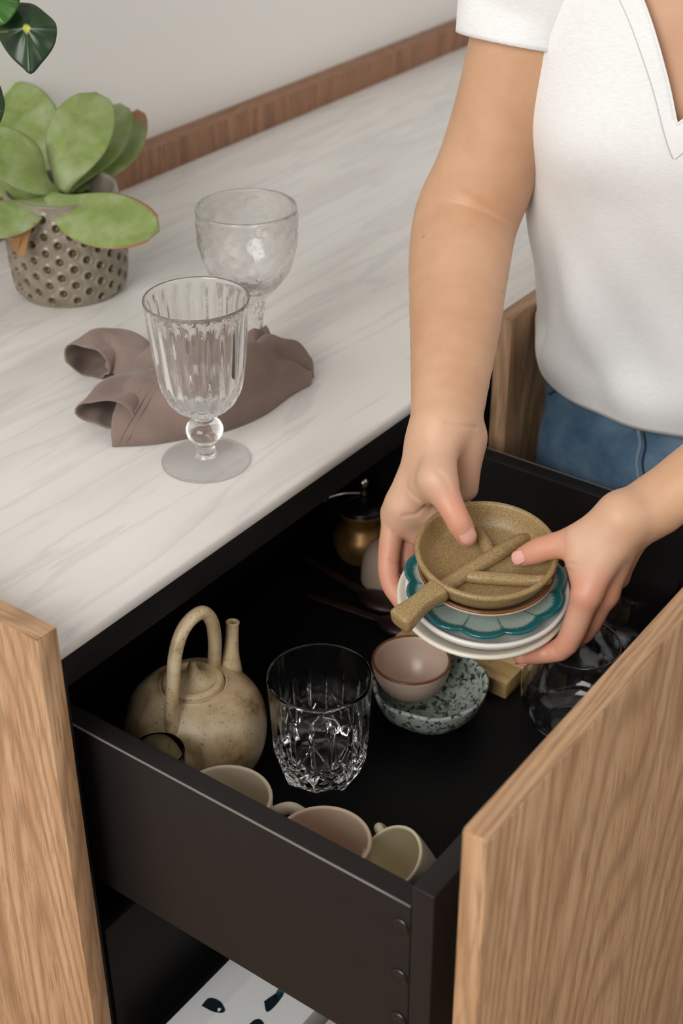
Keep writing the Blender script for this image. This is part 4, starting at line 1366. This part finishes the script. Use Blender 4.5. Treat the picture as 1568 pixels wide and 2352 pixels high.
# tilted espresso cup in the front corner
cr = at(898, 1972, 1.0960)
axis = -camR * .50 + camU * .55 + toC * .62; axis /= np.linalg.norm(axis)
ec = empty('espresso_cup', cr - axis * .045, 'small sand-coloured cup lying tilted in the front corner of the drawer', 'cup')
prof = shell_profile([(0, -.048), (.014, -.048), (.0185, -.046), (.0225, -.034), (.0262, -.010), (.0270, .0)], .0030, 5)
v, f = lathe_geo(prof, 64, cr, axis, camR)
recalc(mk('cup', v, f, M_mug_c, ec, sharp=70))
hd = -camR * .55 + camU * .75 - toC * .3; hd = hd - axis * (hd @ axis); hd /= np.linalg.norm(hd)
pts = [cr + hd * .0258 - axis * .010, cr + hd * .037 - axis * .008, cr + hd * .040 - axis * .020, cr + hd * .033 - axis * .030, cr + hd * .0222 - axis * .032]
v, f = tube_geo(catmull(pts, 7), .0040, 12, round_caps=False); mk('handle', v, f, M_mug_c, ec)

# speckled bowl with a small pink bowl in it
b0 = at_z(985, 1641, FLOOR); b0[2] = FZ
q = NT('speckled_grey_glaze'); v_ = q.coord()
n = q.noise(v_, 170, 3, .6, .5); n2 = q.noise(v_, 420, 2)
c = q.mix(q.ramp(n, [(.50, G(0)), (.60, G(1))]), srgb(166, 176, 166), srgb(44, 54, 52))
c = q.mix(q.math('MULTIPLY', q.ramp(n2, [(.58, G(0)), (.68, G(1))]), .7), c, srgb(54, 62, 60))
q.set(Base_Color=c, Roughness=.3)
M_speck = q.m
pw = rng.uniform(0, 6.28, 4)
def wavy(r, h, a, j): return (r * (1 + .012 * sin(4 * a + pw[0]) + .009 * sin(7 * a + pw[1])) if r > .03 else r), h + (.0012 * sin(6 * a + pw[2]) if r > .04 else 0)
v, f = lathe_geo(shell_profile([(0, 0), (.022, 0), (.030, .002), (.043, .014), (.0500, .027), (.0530, .037)], .0040), 96, b0, mod=wavy)
tag(recalc(mk('speckled_bowl', v, f, M_speck, sharp=70)), 'grey-green bowl with black speckles under the small pink bowl', 'bowl')
b1 = at_z(938, 1586, FLOOR + .0215); b1 = b1 + (b0 - b1) * .10; b1[2] = FLOOR + .0225
pk = empty('pink_bowl', b1, 'small blush-pink bowl with brown rim nested in the speckled bowl', 'bowl')
M_pink = ceramic('blush_bowl_glaze', srgb(196, 172, 156), .28)
v, f = lathe_geo(shell_profile([(0, 0), (.014, 0), (.019, .001), (.0275, .010), (.0335, .022), (.0360, .034)], .0034), 80, b1)
recalc(mk('bowl_body', v, f, M_pink, pk, sharp=70))
v, f = tube_geo([b1 + [.0345 * cos(a), .0345 * sin(a), .0352] for a in np.linspace(0, 2 * pi, 73)], .0015, 8, caps=False, round_caps=False)
mk('brown_rim', v, f, M_brown_rim, pk)['label'] = 'thin brown rim'

# bamboo board
q = NT('bamboo'); n = q.noise(q.coord((1, .06, 1)), 140, 3); dk = q.noise(q.coord((1, 1, 1)), 150, 2)
c = q.ramp(n, [(.3, srgb(184, 148, 92)), (.7, srgb(216, 186, 132))])
c = q.mix(q.math('MULTIPLY', q.ramp(dk, [(.62, G(0)), (.70, G(1))]), .5), c, srgb(130, 92, 48))
q.set(Base_Color=c, Roughness=.5)
M_bamboo = q.m
bb = empty('bamboo_board', (1.0, -.10, FZ), 'pale bamboo board lying flat between the speckled bowl and stemless glass', 'board')
xx = .934
for k in range(5):
    box('strip', (xx + k * .0285, -.160, FZ), (xx + k * .0285 + .0280, -.035, FZ + .018 - (.0012 if k == 1 else 0)), M_bamboo, bb, .0012)

# stemless glasses
def stemless(label, px_, s, group=None):
    b = at_z(*px_, FLOOR); b[2] = FZ
    prof = np.vstack([smooth_profile([(0, .0015), (.018, 0), (.0260, .0005), (.0390, .0110), (.0478, .0330), (.0468, .0600), (.0405, .0820), (.0365, .0925)], 6), [(.0363, .0932), (.0353, .0932)],
                      smooth_profile([(0, .006), (.018, .0062), (.0300, .0090), (.0400, .0165), (.0458, .0340), (.0450, .0600), (.0390, .0815), (.0350, .0925)], 6)[::-1]]) * s
    v, f = lathe_geo(prof, 96, b)
    o = recalc(mk('stemless_glass', v, f, M_glass, sharp=60))
    tag(o, label, 'glass', 'stemless glasses along the drawer front')
stemless('round stemless wine glass with its rim below the bent index finger', (1312, 1664), 1.0)
stemless('round stemless wine glass at the far end, beside the wrist', (1452, 1502), .94)

# hand grinder
gr0 = at_z(834, 1272, FLOOR); gr0[2] = FZ
gr = empty('spice_grinder', gr0, 'small brass hand grinder with dark lid, silver knob and crank', 'grinder')
q = NT('aged_brass'); n = q.noise(q.coord((1, 1, .5)), 40, 4)
q.set(Base_Color=q.ramp(n, [(.3, srgb(96, 66, 36)), (.7, srgb(182, 140, 84))]), Roughness=.38); q.b.inputs['Metallic'].default_value = .6
M_brass = q.m
M_steel = plain('polished_steel', srgb(190, 188, 184), .18, .5, Metallic=1.0)
M_darkmetal = plain('dark_metal', srgb(40, 38, 38), .28, .5, Metallic=.8)
v, f = lathe_geo(smooth_profile([(0, 0), (.022, 0), (.0270, .003), (.0315, .016), (.0300, .028), (.0225, .042), (.0245, .052), (.0275, .058), (.0260, .060), (0, .0605)], 5), 56, gr0)
recalc(mk('body', v, f, M_brass, gr))
v, f = lathe_geo(smooth_profile([(0, .0606), (.0270, .0606), (.0285, .0625), (.0265, .066), (.0180, .0715), (.0060, .0745), (0, .0747)], 4), 56, gr0)
recalc(mk('lid', v, f, M_darkmetal, gr))
v, f = lathe_geo(smooth_profile([(0, .0746), (.0042, .0750), (.0034, .080), (.0058, .086), (.0062, .0905), (.0036, .0950), (0, .0957)], 4), 28, gr0)
recalc(mk('knob', v, f, M_steel, gr))
d = -camR; d = np.array([d[0], d[1], 0]); d /= np.linalg.norm(d)
v, f = tube_geo(catmull([gr0 + [0, 0, .0765], gr0 + d * .02 + [0, 0, .0760], gr0 + d * .040 + [0, 0, .0700]], 6), .0016, 10)
mk('crank', v, f, M_steel, gr)
v, f = lathe_geo(smooth_profile([(0, 0), (.0035, .001), (.0042, .004), (.0030, .008), (0, .009)], 3), 20, gr0 + d * .041 + [0, 0, .066])
recalc(mk('crank_knob', v, f, M_steel, gr))

# upturned pale cup and dark wooden servers
c0 = at_z(896, 1330, FLOOR); c0[2] = FZ
v, f = lathe_geo(shell_profile([(0, .044), (.010, .0438), (.020, .0405), (.0270, .030), (.0300, .015), (.0305, .0)], -.003), 56, c0)
tag(recalc(mk('upturned_cup', v, f, ceramic('pale_taupe_glaze', srgb(176, 156, 136), .5), sharp=60)), 'pale taupe cup turned upside down behind the right hand', 'cup')
q = NT('dark_rosewood'); n = q.noise(q.coord((.1, 1, 1)), 60, 4)
q.set(Base_Color=q.ramp(n, [(.3, srgb(24, 10, 9)), (.7, srgb(46, 23, 20))]), Roughness=.45)
M_rose = q.m
def server(a, b, label):
    A, B_ = at_z(*a, FLOOR), at_z(*b, FLOOR)
    n_ = 24; V = []; path = [A + (B_ - A) * i / (n_ - 1) for i in range(n_)]
    rr = [.0045 + .0008 * sin(i) * 0 + (.011 * sin(pi * min(1, max(0, (i / (n_ - 1) - .66) / .34))) ** .8) for i in range(n_)]
    path = [np.array([p[0], p[1], FZ + .0052]) for p in path]
    v, f = tube_geo(path, rr, 14, .42, hint=(0, 0, 1))
    v[:, 2] = np.clip(v[:, 2], FZ, FZ + .0104)
    tag(mk('salad_server', v, f, M_rose), label, 'spoon', 'dark wooden servers in the drawer')
server((700, 1290), (905, 1412), 'dark rosewood spoon lying nearer the grinder')
server((715, 1378), (955, 1462), 'dark rosewood spoon lying behind the crystal tumbler')

# printed white box in the lower drawer
q = NT('white_card'); q.set(Base_Color=srgb(222, 222, 222), Roughness=.5); M_card = q.m
M_ink = plain('dark_teal_print', srgb(16, 30, 38), .5); M_ink2 = plain('blue_print', srgb(44, 92, 108), .5)
bx_ = empty('printed_box', (.84, -.08, .4322), 'white card box with dark leaf print in the lower drawer', 'box')
xs = (.575, 1.09)
pf = [(-.030, .4322), (-.030, .470), (-.062, .476), (-.128, .470), (-.128, .4322)]
V = [(x, y, z) for x in xs for (y, z) in pf]; k = len(pf)
Fc = [(i, (i + 1) % k, k + (i + 1) % k, k + i) for i in range(k)] + [tuple(range(k - 1, -1, -1)), tuple(range(k, 2 * k))]
recalc(mk('carton', V, Fc, M_card, bx_, smooth=False))
def print_leaf(poly, mat):
    pts = []
    for p in poly:
        q_ = at_z(*p, .474)
        z = .470 + (.006 * (1 - (-.062 - q_[1]) / .066) if q_[1] < -.062 else .006 * (1 - (q_[1] + .062) / .032))
        q_ = at_z(*p, z + .0006); q_[1] = min(q_[1], -.0305); pts.append(q_)
    P_ = catmull(pts + pts[:1], 4)[:-1]
    n_ = len(P_); c_ = P_.mean(0)
    V = np.vstack([[c_], P_]); mk('leaf_print', V, [(0, 1 + i, 1 + (i + 1) % n_) for i in range(n_)], mat, bx_)
print_leaf([(462, 2310), (480, 2292), (505, 2300), (515, 2316), (512, 2326), (490, 2324)], M_ink)
print_leaf([(606, 2300), (620, 2290), (640, 2278), (650, 2284), (630, 2312), (612, 2324)], M_ink)
print_leaf([(628, 2290), (640, 2270), (652, 2278), (642, 2296)], M_ink2)
print_leaf([(572, 2352), (585, 2342), (598, 2342), (606, 2356), (590, 2372)], M_ink)
box('beige_board', (.58, -.22, .4322), (1.09, -.140, .462), plain('beige_card', srgb(186, 172, 152), .6), None, .001)
tag(bpy.data.objects['beige_board'], 'beige board beside the printed white box in the lower drawer', 'board')
